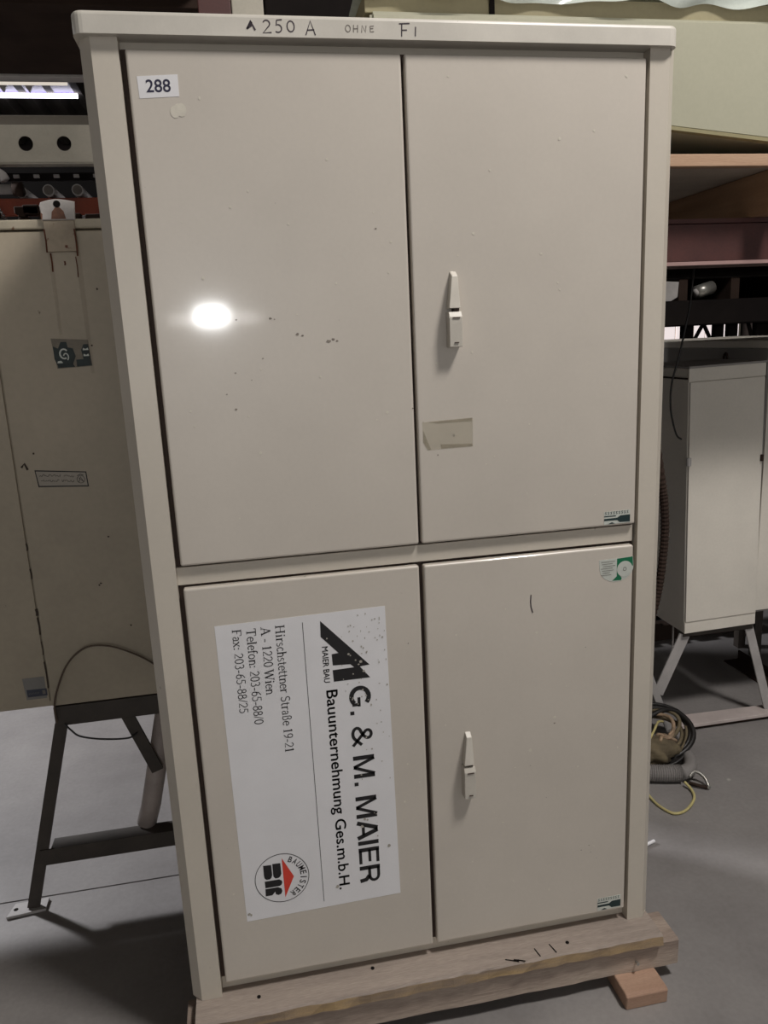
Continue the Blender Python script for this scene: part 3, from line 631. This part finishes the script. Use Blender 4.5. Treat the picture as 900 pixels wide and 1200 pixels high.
b = bmesh.new(); bx(b, -0.482, 0.45, 0.5965, 0.6005, 0.148, 0.198); bx(b, -0.452, 0.45, 0.6006, 0.650, 0.192, 0.198); obj('lower_rail', b, STANDM, ls)
obj('brace', bar(bmesh.new(), (-0.198, 0.6135, 0.595), (-0.128, 0.6135, 0.395), 0.034, 0.010), STANDM, ls)
obj('pipe_post', tube(bmesh.new(), [(-0.186, 0.656, 0.199), (-0.166, 0.656, 0.26), (-0.088, 0.662, 0.579)], 0.029, 20), PIPEM, ls, True)
obj('leg', bar(bmesh.new(), (0.373, 0.607, 0.585), (0.527, 0.607, 0.009), 0.034, 0.012), STANDM, ls)
b = bmesh.new(); tube(b, smoothpath([(-0.378, 0.585, 0.60), (-0.379, 0.585, 0.65), (-0.363, 0.583, 0.704), (-0.333, 0.58, 0.765), (-0.296, 0.58, 0.803), (-0.253, 0.58, 0.818), (-0.187, 0.58, 0.802), (-0.10, 0.585, 0.742), (-0.05, 0.59, 0.66), (-0.03, 0.592, 0.60)], 8), 0.0026, 8)
tag(obj('wire', b, mat('wire_brown', (88, 74, 62), 0.6), smooth=True), 'thin brown wire loop arching in front of the left cabinet above its stand', 'wire')
b = bmesh.new(); tube(b, smoothpath([(-0.36, 0.588, 0.592), (-0.345, 0.585, 0.572), (-0.322, 0.585, 0.549), (-0.265, 0.585, 0.532), (-0.196, 0.590, 0.522), (-0.17, 0.60, 0.53)], 8), 0.0026, 8)
tag(obj('wire', b, CABLEK, smooth=True), 'thin dark wire sagging under the top beam of the left stand', 'wire')

# ------------------------------------------------------------------ left background
mz = thing('overhead_platform', (-0.6, 2.2, 2.99), 'dark overhead platform sheet at the top left corner of the picture', 'platform')
bm = bmesh.new(); n = 16
for i in range(n):
    pass
box('deck', -1.7, 0.2, 1.35, 3.05, 3.0, 3.03, DARKB, mz, 0.004)
box('edge_strip', -1.7, 0.2, 2.97, 3.05, 2.985, 2.9995, GALV, mz, 0.003)
box('cross_beam', -1.7, 0.2, 1.95, 2.03, 2.93, 2.999, DARKB, mz, 0.004)
# fluorescent fixture
fx = thing('ceiling_light', (-2.4, 8.25, 4.5), 'long lit fluorescent ceiling fixture seen at the left edge of the hall', 'lamp')
box('housing', -3.6, -1.28, 8.05, 8.62, 4.535, 4.60, REFL, fx, 0.01)
obj('tube', tube(bmesh.new(), [(-3.55, 8.10, 4.49), (-1.34, 8.10, 4.49)], 0.024, 12), TUBE2, fx, True)
obj('tube', tube(bmesh.new(), [(-3.55, 8.58, 4.50), (-1.32, 8.58, 4.50)], 0.026, 12), TUBE, fx, True)
for i in range(7):
    x = -3.4 + i * 0.27; obj('clip', prism(bmesh.new(), [(x - .05, 4.535), (x, 4.45), (x + .05, 4.535)], 'y', 8.3, 8.33), GALV, fx)
# perforated white beam
pb = thing('perforated_beam', (-0.8, 4.05, 2.80), 'white horizontal steel beam with round holes, above the dirty cabinet at the left', 'beam')
b = bmesh.new(); cxs = [-2.122 + 0.229 * k + 0.0 for k in range(15)]
zb0, zb1, cz, rh = 2.805, 3.015, 2.915, 0.044
def holeplate(bm, x0, x1, z0, z1, cx, cz_, r, ya, yb, n=24):
    for y, fl in ((ya, False), (yb, True)):
        inner = []; outer = []
        for k in range(n):
            a = 2 * math.pi * k / n + math.pi / n; dx, dz = math.cos(a), math.sin(a)
            tx_ = ((x1 - cx) / dx if dx > 0 else (x0 - cx) / dx); tz_ = ((z1 - cz_) / dz if dz > 0 else (z0 - cz_) / dz); t = min(tx_, tz_)
            inner.append(bm.verts.new((cx + r * dx, y, cz_ + r * dz))); outer.append(bm.verts.new((cx + t * dx, y, cz_ + t * dz)))
        for k in range(n):
            bm.faces.new((inner[k], outer[k], outer[(k + 1) % n], inner[(k + 1) % n]))
        # corners
        for (X_, Z_) in ((x0, z0), (x0, z1), (x1, z0), (x1, z1)):
            c = bm.verts.new((X_, y, Z_)); near = sorted(range(n), key=lambda q: (outer[q].co.x - X_) ** 2 + (outer[q].co.z - Z_) ** 2)
            q1 = [q for q in near if abs(outer[q].co.x - X_) < 1e-6][:1]; q2 = [q for q in near if abs(outer[q].co.z - Z_) < 1e-6][:1]
            if q1 and q2: bm.faces.new((c, outer[q1[0]], outer[q2[0]]))
        if not fl: first = inner
        else:
            for k in range(n): bm.faces.new((first[k], inner[k], inner[(k + 1) % n], first[(k + 1) % n]))
for cx in cxs: holeplate(b, cx - 0.1145, cx + 0.1145, zb0, zb1, cx, cz, rh, 3.995, 4.003)
bmesh.ops.recalc_face_normals(b, faces=b.faces)
obj('web', b, WHITEB, pb)
box('flange', cxs[0] - .09, cxs[-1] + .09, 4.0035, 4.09, 2.797, 2.806, WHITEB, pb, 0.001)
box('flange', cxs[0] - .09, cxs[-1] + .09, 4.0035, 4.09, 3.016, 3.026, WHITEB, pb, 0.001)
box('upper_channel', cxs[0] - .09, cxs[-1] + .09, 4.11, 4.2, 3.03, 3.11, CEIL, pb, 0.002)
ds = thing('dark_storage_rack', (-0.8, 4.7, 0), 'dark steel storage rack behind the dirty cabinet, under the white perforated beam', 'rack')
box('back_panel', -3.2, 1.9, 5.3, 5.35, 0.0, 3.1, mat('shadow_black', (13, 11, 10), 0.95, spec=0.1), ds, 0.0)  # near-black colour stands in for the deep shade behind the pipes
box('upright', -3.2, -3.1, 4.3, 5.28, 0, 2.78, DARK, ds, 0.003); box('upright', 1.3, 1.4, 4.3, 5.28, 0, 2.78, DARK, ds, 0.003)
box('shelf', -3.09, 1.29, 4.25, 5.28, 2.40, 2.47, DARKB, ds, 0.003)
box('cross_member', -3.09, 1.29, 4.04, 4.10, 2.50, 2.60, ORANGE, ds, 0.003)
b = bmesh.new()
for k in range(8): bx(b, -1.50 + k * 0.125, -1.465 + k * 0.125, 4.20, 4.22, 2.755, 2.775)
obj('lug_row', b, GALV, ds)
box('lug_strip', -3.09, 1.29, 4.221, 4.26, 2.74, 2.79, DARK, ds, 0.002)
for i, (x, dy) in enumerate(((-0.883, 0), (-0.706, 0), (-1.06, 0.05), (-0.53, 0.1), (-0.35, 0.0))):
    bm = tube(bmesh.new(), [(x, 4.02 + dy, 2.643), (x, 5.1, 2.643)], 0.036, 20)
    o = obj('steel_pipe', bm, [GALV], origin=(x, 4.5, 2.61)); 
    bm2 = bmesh.new(); tube(bm2, [(x, 4.015 + dy, 2.643), (x, 4.0195 + dy, 2.643)], 0.029, 16); obj('bore', bm2, mat('bore_grey', (104, 98, 92), 0.7, 0.1, 30), o)
    tag(o, ['second pipe end from the main cabinet, lying on the orange-red member', 'pipe end nearest the main cabinet, brightly rimmed, on the orange-red member', 'leftmost dark pipe end on the orange-red member', 'pipe lying behind the main cabinet top left', 'pipe hidden furthest behind the main cabinet'][i], 'pipe', 'steel pipes on the storage rack')
# pale fittings at the left edge
t = thing('pipe_fitting', (-1.2, 4.0, 2.6), 'pale bent pipe fitting at the left edge above the dirty cabinet', 'fitting')
obj('elbow', tube(bmesh.new(), smoothpath([(-1.32, 4.0, 2.80), (-1.22, 4.0, 2.77), (-1.15, 4.0, 2.735), (-1.13, 4.0, 2.70)]), 0.03, 14), GALV, t, True)
obj('stub', tube(bmesh.new(), [(-1.40, 4.0, 2.645), (-1.09, 4.0, 2.648)], 0.030, 14), GALV, t, True)
obj('cap', tube(bmesh.new(), [(-1.09, 4.0, 2.648), (-1.03, 4.0, 2.648)], 0.042, 14), DARKB, t, True)
t = thing('spring_coil', (-1.2, 3.8, 2.40), 'pale ribbed coil at the left edge just above the dirty cabinet', 'spring')
pts = []
for k in range(140):
    a = k * 0.42; pts.append((-1.22 + 0.05 * math.cos(a) + k * 0.0007, 3.8 + 0.05 * math.sin(a), 2.56 - k * 0.0013))
obj('coil', tube(bmesh.new(), pts, 0.006, 6), GALV, t, True)
t = thing('junk_pile', (-0.9, 1.5, 1.96), 'dark clutter of small parts on a ledge above the dirty cabinet at the left', 'clutter'); t['kind'] = 'stuff'
b = bmesh.new(); rnd = random.Random(2)
for k in range(26):
    x = rnd.uniform(-1.35, -0.25); z = rnd.uniform(2.37, 2.44); s = rnd.uniform(0.02, 0.05); bx(b, x, x + s * 1.8, 3.6, 3.66, z - .0, z + s, 0.004, 1)
obj('parts', b, DARKB, t)
box('ledge', -1.6, 0.2, 3.55, 3.8, 2.33, 2.37, DARKB, t, 0.002)
t.location = (-0.9, 1.5, 1.96)
# pale post and dark red piece just above the lid
t = thing('white_post', (0.33, 1.28, 0.0), 'white steel post rising just above the top of the main cabinet', 'post')
obj('shaft', bx(bmesh.new(), 0.286, 0.388, 1.25, 1.32, 0, 3.2, 0.004), WHITEB, t)
obj('base_plate', bx(bmesh.new(), 0.286, 0.388, 1.21, 1.249, 0, 0.01, 0.002), WHITEB, t)
for z in (0.012,): pass
t = box('red_steel_plate', 0.180, 0.284, 1.25, 1.28, 2.4, 2.9, REDST, None, 0.003, origin=(0.21, 1.18, 2.4))
tag(t, 'dark red steel plate left of the white post above the main cabinet', 'plate')
t = box('dark_light_blocker', 0.392, 0.73, 1.25, 2.40, 0.0, 3.1, DARK, None, 0.006, origin=(0.5, 1.4, 0)); tag(t, 'added tall near-black light blocker between the white post and the pale green crate', 'crate')  # added to fill the dark gap; made deep to block the rear lamp

# ------------------------------------------------------------------ right rack, pale crate, film
rk = thing('wooden_shelf_rack', (2.2, 0.9, 0), 'heavy rack with pine front plank and red steel beam, right of the main cabinet', 'rack')
box('front_plank', 0.60, 3.3, 0.447, 0.475, 2.0195, 2.0505, WOODR, rk, 0.002)
box('plywood_deck', 0.60, 3.3, 0.476, 1.20, 2.020, 2.038, PLY, rk, 0.001)
for x in (1.69, 2.35, 3.0): box('joist', x, x + 0.06, 0.478, 1.195, 1.905, 2.0190, WOODD, rk, 0.003)
for y0 in (0.56, 1.06):
    b = bmesh.new(); bx(b, 0.66, 3.3, y0, y0 + 0.1, 1.892, 1.904); bx(b, 0.66, 3.3, y0 + 0.045, y0 + 0.055, 1.788, 1.892); bx(b, 0.66, 3.3, y0, y0 + 0.1, 1.776, 1.788)
    fbm = obj('red_beam' if y0 < 1 else 'rear_beam', b, REDST if y0 < 1 else DARK, rk)
    if y0 > 1: continue
    box('beam_face', 0.66, 3.3, y0 + 0.010, y0 + 0.018, 1.789, 1.891, REDST, fbm, 0.001)
    box('flange_edge', 0.66, 3.3, y0 - 0.004, y0 - 0.0005, 1.777, 1.787, FLANGE, fbm, 0.0005)
box('upright', 0.66, 0.76, 0.70, 0.83, 0.0, 1.904, DARKB, rk, 0.003); box('upright', 3.15, 3.25, 0.70, 0.83, 0, 1.904, DARKB, rk, 0.003)
# pale green crate, tipped slightly to the right, on a batten
pc = thing('pale_green_crate', (0.585, 0.50, 2.05), 'large pale green crate with a slanting underside on the shelf deck, top right', 'crate')
b = prism(bmesh.new(), [(0.585, 2.372), (0.585, 2.192), (1.95, 2.0555), (2.10, 2.0555), (2.10, 2.372)], 'y', 0.452, 0.95)
bmesh.ops.bevel(b, geom=list(b.edges), offset=0.008, segments=3, affect='EDGES'); obj('panel', b, CREAM, pc)
b = prism(bmesh.new(), [(0.600, 2.196), (0.600, 2.187), (1.95, 2.052), (1.95, 2.061)], 'y', 0.449, 0.470)
obj('lower_lip', b, mat('lip_olive', (150, 142, 108), 0.6), pc)
box('top_board', 0.575, 2.10, 0.470, 0.94, 2.3725, 2.415, mat('top_board_shaded_olive', (150, 142, 112), 0.7), pc, 0.002)  # shade under the film overhang is put into the olive colour
box('black_strap', 0.885, 0.898, 0.4655, 0.4695, 2.373, 2.414, DARK, pc, 0.0)
bt = box('batten', 0.66, 0.74, 0.55, 0.95, 2.0385, 2.1705, DARKB, None, 0.003, origin=(0.7, 0.75, 2.0385)); tag(bt, 'dark wooden batten propping the left end of the pale green crate', 'batten')
# plastic film draped over the crate
b = bmesh.new(); nx, ny = 110, 18; g = []
for i in range(nx + 1):
    x = 0.57 + i * (1.54 / nx); row = []
    low = 2.402 - 0.005 * max(0, math.sin((x - 0.86) * 9.0)) + 0.004 * math.sin(x * 31)
    for j in range(ny + 1):
        t_ = j / ny
        if t_ < 0.4: q = t_ / 0.4; y = 0.95 - 0.49 * q; z = 2.420 + 0.05 * q + 0.008 * math.sin(i * 0.6 + j) + 0.006 * math.sin(i * 1.3 - j * 0.7)
        else: q = (t_ - 0.4) / 0.6; y = 0.455 - 0.016 * math.sin(q * 3.0 + x * 14) * q - 0.012 * q; z = 2.470 * (1 - q) + low * q + 0.004 * math.sin(x * 40 + q * 6) * q
        row.append(b.verts.new((x, y, z)))
    g.append(row)
for i in range(nx):
    for j in range(ny): b.faces.new((g[i][j], g[i + 1][j], g[i + 1][j + 1], g[i][j + 1]))
fl = obj('plastic_film', b, FILM, None, True, origin=(1.2, 0.7, 2.5)); tag(fl, 'crumpled translucent plastic film draped over the top of the pale green crate', 'film')

# ------------------------------------------------------------------ right cabinets
rc = thing('grey_steel_cabinet', (1.852, 1.05, 0.42), 'light grey steel cabinet on a splayed stand, just right of the main cabinet', 'cabinet')
box('body', 1.852, 2.162, 1.056, 1.40, 0.421, 1.455, CABR, rc, 0.003)
b = bmesh.new(); bx(b, 1.852, 2.162, 1.050, 1.0555, 0.421, 0.468, 0.001, 1); obj('bottom_panel', b, CABR, rc)
box('door', 1.854, 2.160, 1.046, 1.0555, 0.4695, 1.405, CABR, rc, 0.002)
box('top_panel', 1.850, 2.164, 1.050, 1.0555, 1.4065, 1.455, CABR, rc, 0.001)
box('roof', 1.848, 2.166, 1.046, 1.402, 1.4555, 1.463, CABR2, rc, 0.001)
box('side_trim', 1.8475, 1.8515, 1.06, 1.39, 1.415, 1.421, DARKB, rc, 0.0)
b = bmesh.new(); tube(b, [(1.852, 1.044, 1.095), (1.852, 1.044, 1.125)], 0.009, 10); obj('hinge', b, GALV, rc)
b = bmesh.new(); tube(b, [(2.156, 1.042, 1.085), (2.156, 1.042, 1.11)], 0.006, 10); obj('hinge', b, DARKB, rc)
rc.rotation_euler = (0, math.radians(-1.3), 0)
nc = thing('grey_neighbour_cabinet', (2.178, 1.08, 0.46), 'darker grey cabinet with a lidded top, behind and right of the light grey cabinet', 'cabinet')
box('body', 2.176, 2.85, 1.09, 2.27, 0.46, 1.512, CABR2, nc, 0.003)
box('lid', 2.168, 2.86, 1.075, 2.28, 1.5125, 1.541, CABR, nc, 0.004)
box('front_panel', 2.18, 2.845, 1.082, 1.0895, 0.47, 1.50, CABR, nc, 0.002)
b = bmesh.new(); tube(b, ell3 := [(2.172, 1.345 + 0.012 * math.cos(a * math.pi / 8), 1.470 + 0.022 * math.sin(a * math.pi / 8)) for a in range(16)], 0.004, 8, close=True); obj('ring', b, DARKB, nc)
# stand of the neighbour
t = thing('cabinet_stand', (2.7, 1.6, 0), 'stand under the darker grey cabinet at the right edge', 'stand')
for x in (2.60, 2.80):
    for y in (1.62, 1.74): obj('leg', bx(bmesh.new(), x - .02, x + .02, y - .02, y + .02, 0.0, 0.459, 0.002), STANDM, t)
# stand of the light grey cabinet
sd = thing('cabinet_stand', (2.0, 1.2, 0), 'galvanised splayed leg stand under the light grey cabinet, right of the main cabinet', 'stand')
for y, in ((1.075,), (1.375,)):
    obj('leg', bar(bmesh.new(), (1.868, y, 0.405), (1.760, y, 0.165), 0.046, 0.006), GALV, sd)
    obj('cross_leg', bar(bmesh.new(), (1.675, y - 0.008, 0.36), (1.812, y - 0.008, 0.005), 0.028, 0.006), GALV, sd)
    if y < 1.2: obj('leg', bar(bmesh.new(), (2.153, y, 0.405), (2.275, y, 0.005), 0.036, 0.006), GALV, sd)
box('top_bar', 1.858, 2.17, 1.070, 1.110, 0.398, 0.4185, STANDM, sd, 0.002)
box('top_bar', 1.858, 2.17, 1.345, 1.385, 0.398, 0.4185, STANDM, sd, 0.002)
b = prism(bmesh.new(), [(1.845, 1.035), (2.80, 1.035), (2.80, 1.095), (1.885, 1.120)], 'z', 0.016, 0.030)
bmesh.ops.bevel(b, geom=list(b.edges), offset=0.0015, segments=1, affect='EDGES'); obj('floor_rail', b, mat('rail_pale', (196, 184, 180), 0.5, 0.08, 8), sd)
box('rail_web', 1.86, 2.80, 1.050, 1.058, 0.0, 0.0155, DARKB, sd, 0.0)
b = bmesh.new(); bx(b, 2.42, 2.50, 1.13, 1.60, 0.0, 0.006); bx(b, 2.494, 2.50, 1.13, 1.60, 0.006, 0.05); obj('side_rail', b, DARKB, sd)
box('hanging_strap', 1.905, 1.911, 1.22, 1.224, 0.255, 0.397, GALV, sd, 0.0)
# pallet behind
pl = thing('wooden_pallet', (2.3, 2.2, 0), 'dark reddish wooden pallet on the floor behind the light grey cabinet', 'pallet')
for i in range(5): box('slat', 2.0 + i * 0.16, 2.10 + i * 0.16, 1.90, 2.6, 0.085, 0.105, DARKB, pl, 0.002)
for y in (1.92, 2.22, 2.52): box('runner', 2.0, 2.75, y, y + 0.07, 0.0, 0.084, DARKB, pl, 0.002)

# dark shelf behind, with small pale parts
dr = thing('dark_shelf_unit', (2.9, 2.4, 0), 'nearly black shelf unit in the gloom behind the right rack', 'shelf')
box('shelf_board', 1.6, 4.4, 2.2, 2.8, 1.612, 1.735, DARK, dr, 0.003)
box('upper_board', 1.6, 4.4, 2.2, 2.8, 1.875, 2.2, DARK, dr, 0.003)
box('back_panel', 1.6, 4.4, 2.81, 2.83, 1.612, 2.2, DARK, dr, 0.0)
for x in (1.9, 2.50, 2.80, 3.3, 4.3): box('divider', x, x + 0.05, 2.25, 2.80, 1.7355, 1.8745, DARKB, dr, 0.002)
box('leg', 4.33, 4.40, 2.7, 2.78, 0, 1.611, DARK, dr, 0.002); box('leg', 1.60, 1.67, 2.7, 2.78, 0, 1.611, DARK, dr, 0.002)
t = thing('bracket', (2.44, 2.25, 1.7355), 'small pale grey bracket on the black shelf, beside the main cabinet edge', 'bracket')
b = prism(bmesh.new(), [(2.40, 1.736), (2.44, 1.736), (2.475, 1.755), (2.48, 1.83), (2.40, 1.835)], 'y', 2.22, 2.26); obj('plate', b, GALV, t)
t = thing('glass_fitting', (2.64, 2.25, 1.7355), 'small shiny grey fitting on the black shelf with a bright glint', 'fitting')
b = bmesh.new(); tube(b, [(2.60, 2.25, 1.775), (2.70, 2.27, 1.80)], 0.034, 14); obj('barrel', b, ZINC, t, True)
b = bmesh.new(); tube(b, [(2.59, 2.249, 1.772), (2.60, 2.25, 1.775)], 0.020, 14); obj('rim', b, GALV, t, True)
# far rack frame in front of the lit windows
fr = thing('rack_frame', (5.1, 6.0, 0), 'far dark rack frame with crossed braces in front of the bright hall windows', 'rack')
for x0, x1 in ((4.845, 4.955), (5.215, 5.31), (5.375, 5.475), (5.70, 5.95)): box('upright', x0, x1, 6.0, 6.08, 0, 2.4, DARK, fr, 0.003)
for p, q in (((5.085, 1.62), (4.955, 1.40)), ((5.085, 1.62), (5.215, 1.38)), ((5.56, 1.75), (5.70, 1.36))):
    obj('brace', bar(bmesh.new(), (p[0], 6.03, p[1]), (q[0], 6.03, q[1]), 0.035, 0.02), DARK, fr)
box('shelf', 4.4, 6.1, 5.95, 6.6, 1.60, 1.7, DARK, fr, 0.003)
box('crate_row', 4.4, 6.1, 6.1, 6.6, 0.0, 1.30, DARK, fr, 0.003)
# hanging cables
b = bmesh.new(); tube(b, smoothpath([(1.80, 1.0, 1.848), (1.79, 1.0, 1.70), (1.773, 1.0, 1.599), (1.751, 1.0, 1.496), (1.728, 1.0, 1.407), (1.728, 1.0, 1.316), (1.752, 1.0, 1.228), (1.775, 1.0, 1.205)]), 0.0035, 8)
tag(obj('hanging_wire', b, CABLEK, smooth=True), 'thin black wire hanging down in front of the light grey cabinet', 'wire')
vp = smoothpath([(1.60, 0.9, 1.30), (1.638, 0.9, 1.10), (1.655, 0.9, 1.0), (1.662, 0.9, 0.90), (1.658, 0.9, 0.80), (1.648, 0.9, 0.70), (1.628, 0.9, 0.60), (1.60, 0.91, 0.45), (1.58, 0.92, 0.15), (1.56, 0.93, 0.04)], 14)
b = bmesh.new(); tube(b, vp, 0.016, 10, rfun=lambda i: 0.016 if i % 2 else 0.0135)
tag(obj('corrugated_conduit', b, DARKB, smooth=False), 'dark corrugated conduit hanging between the main cabinet and the light grey cabinet', 'conduit')

# cables and hose on the floor
cc = thing('cable_coil', (1.68, 0.95, 0), 'tangled coil of black and tan cables on the floor beside the stand, right', 'cable')
rnd = random.Random(11)
def ring(cx, cy, cz, rx, ry, tilt, r, m, name):
    pts = []
    for k in range(36):
        a = 2 * math.pi * k / 36; x = rx * math.cos(a) * (1 + 0.04 * math.sin(3 * a + cx * 50)); y = ry * math.sin(a)
        z = x * math.sin(tilt[0]) + y * math.sin(tilt[1])
        pts.append((cx + x, cy + y, cz + z + 0.006 * math.sin(2 * a + cy * 40)))
    zmin = min(p[2] for p in pts)
    if zmin < r + 0.001: pts = [(p[0], p[1], p[2] + r + 0.001 - zmin) for p in pts]
    obj(name, tube(bmesh.new(), pts, r, 8, close=True), m, cc, True)
for k in range(3): ring(1.655 + k * 0.006, 0.945, 0.03 + k * 0.018, 0.150 - k * 0.010, 0.14 - k * .010, (0.25, 0.35), 0.008, CABLEK, 'loop')
for k in range(5): ring(1.67 + rnd.uniform(-.02, .02), 0.955 + rnd.uniform(-.02, .02), 0.03 + k * 0.014, 0.13 - k * 0.009, 0.125 - k * 0.012, (rnd.uniform(0.1, .35), rnd.uniform(0.1, .4)), 0.0075, CABLET if k % 2 else CABLEO, 'loop')
for k in range(2): ring(1.71, 0.93 + k * .02, 0.03 + k * 0.02, 0.10, 0.10, (0.5, 0.3), 0.010, CABLEK, 'loop')
# knotted tie
kp = []
for k in range(30): kp.append((1.655 + 0.028 * math.sin(k * 0.9) + 0.0012 * k, 0.865 + 0.02 * math.cos(k * 1.3), 0.085 + 0.02 * math.sin(k * 0.7)))
obj('tie', tube(bmesh.new(), smoothpath(kp, 4), 0.006, 7), CABLET, cc, True)
# olive cloth bundle
b = bmesh.new(); bmesh.ops.create_icosphere(b, subdivisions=4, radius=1.0)
for v in b.verts:
    n_ = v.co.normalized(); f = 1 + 0.10 * math.sin(9 * n_.x + 3 * n_.z) + 0.07 * math.sin(14 * n_.y + 8 * n_.x) + 0.04 * math.sin(22 * n_.z)
    v.co = Vector((1.600 + n_.x * 0.115 * f, 0.860 + n_.y * 0.07 * f, 0.058 + n_.z * 0.048 * f))
cl = obj('cloth_bundle', b, CABLEO, None, True, origin=(1.6, 0.86, 0)); tag(cl, 'crumpled olive brown sack squeezed between the cable coil and the grey hose', 'sack')
# corrugated hose
hz = thing('grey_hose', (1.55, 0.76, 0), 'grey corrugated hose lying on the floor in front of the cable coil', 'hose')
hp = smoothpath([(1.28, 0.86, 0.034), (1.40, 0.81, 0.034), (1.50, 0.775, 0.034), (1.58, 0.745, 0.034), (1.655, 0.725, 0.034)], 22)
obj('corrugated_length', tube(bmesh.new(), hp, 0.03, 16, rfun=lambda i: 0.031 if i % 2 else 0.0275), HOSEG, hz)
obj('smooth_end', tube(bmesh.new(), smoothpath([(1.655, 0.725, 0.034), (1.690, 0.735, 0.035), (1.718, 0.765, 0.035), (1.738, 0.805, 0.033), (1.748, 0.84, 0.031)], 8), 0.0265, 16, rfun=lambda i: 0.0265 - 0.0002 * i), HOSEG, hz, True)
t = thing('shackle', (1.69, 0.68, 0), 'small metal shackle on the floor at the end of the grey hose', 'shackle')
obj('bow', tube(bmesh.new(), smoothpath([(1.672, 0.700, 0.03), (1.700, 0.710, 0.042), (1.722, 0.690, 0.030), (1.724, 0.660, 0.008), (1.715, 0.655, 0.007)], 6), 0.006, 8), ZINC, t, True)
obj('pin', tube(bmesh.new(), [(1.715, 0.655, 0.008), (1.665, 0.69, 0.014)], 0.006, 8), DARKB, t, True)
b = bmesh.new(); tube(b, smoothpath([(1.735, 0.99, 0.09), (1.700, 0.965, 0.105), (1.645, 0.90, 0.11), (1.575, 0.83, 0.10), (1.52, 0.79, 0.09), (1.49, 0.75, 0.08), (1.485, 0.70, 0.03), (1.495, 0.655, 0.008), (1.50, 0.60, 0.006), (1.525, 0.552, 0.006), (1.575, 0.560, 0.006), (1.635, 0.610, 0.006), (1.655, 0.655, 0.008), (1.648, 0.69, 0.02)], 10), 0.0048, 8)
tag(obj('yellow_cable', b, CABLEY, smooth=True), 'pale yellow cable looping over the hose onto the floor', 'cable')
b = bmesh.new(); tube(b, [(1.335, 0.42, 0.006), (1.385, 0.435, 0.008)], 0.005, 8); tag(obj('white_plug', b, WHITE, origin=(1.36, 0.43, 0)), 'tiny white plug on the floor right of the main cabinet', 'plug')

for o in bpy.data.objects:
    if o.parent and o.name.split('.')[0] in ('chips', 'scuffs', 'paint_drips', 'small_print', 'splinter', 'nail_head', 'rust_run', 'script', 'lug_row', 'pale_print', 'print', 'glue_edge'): o['kind'] = 'stuff'
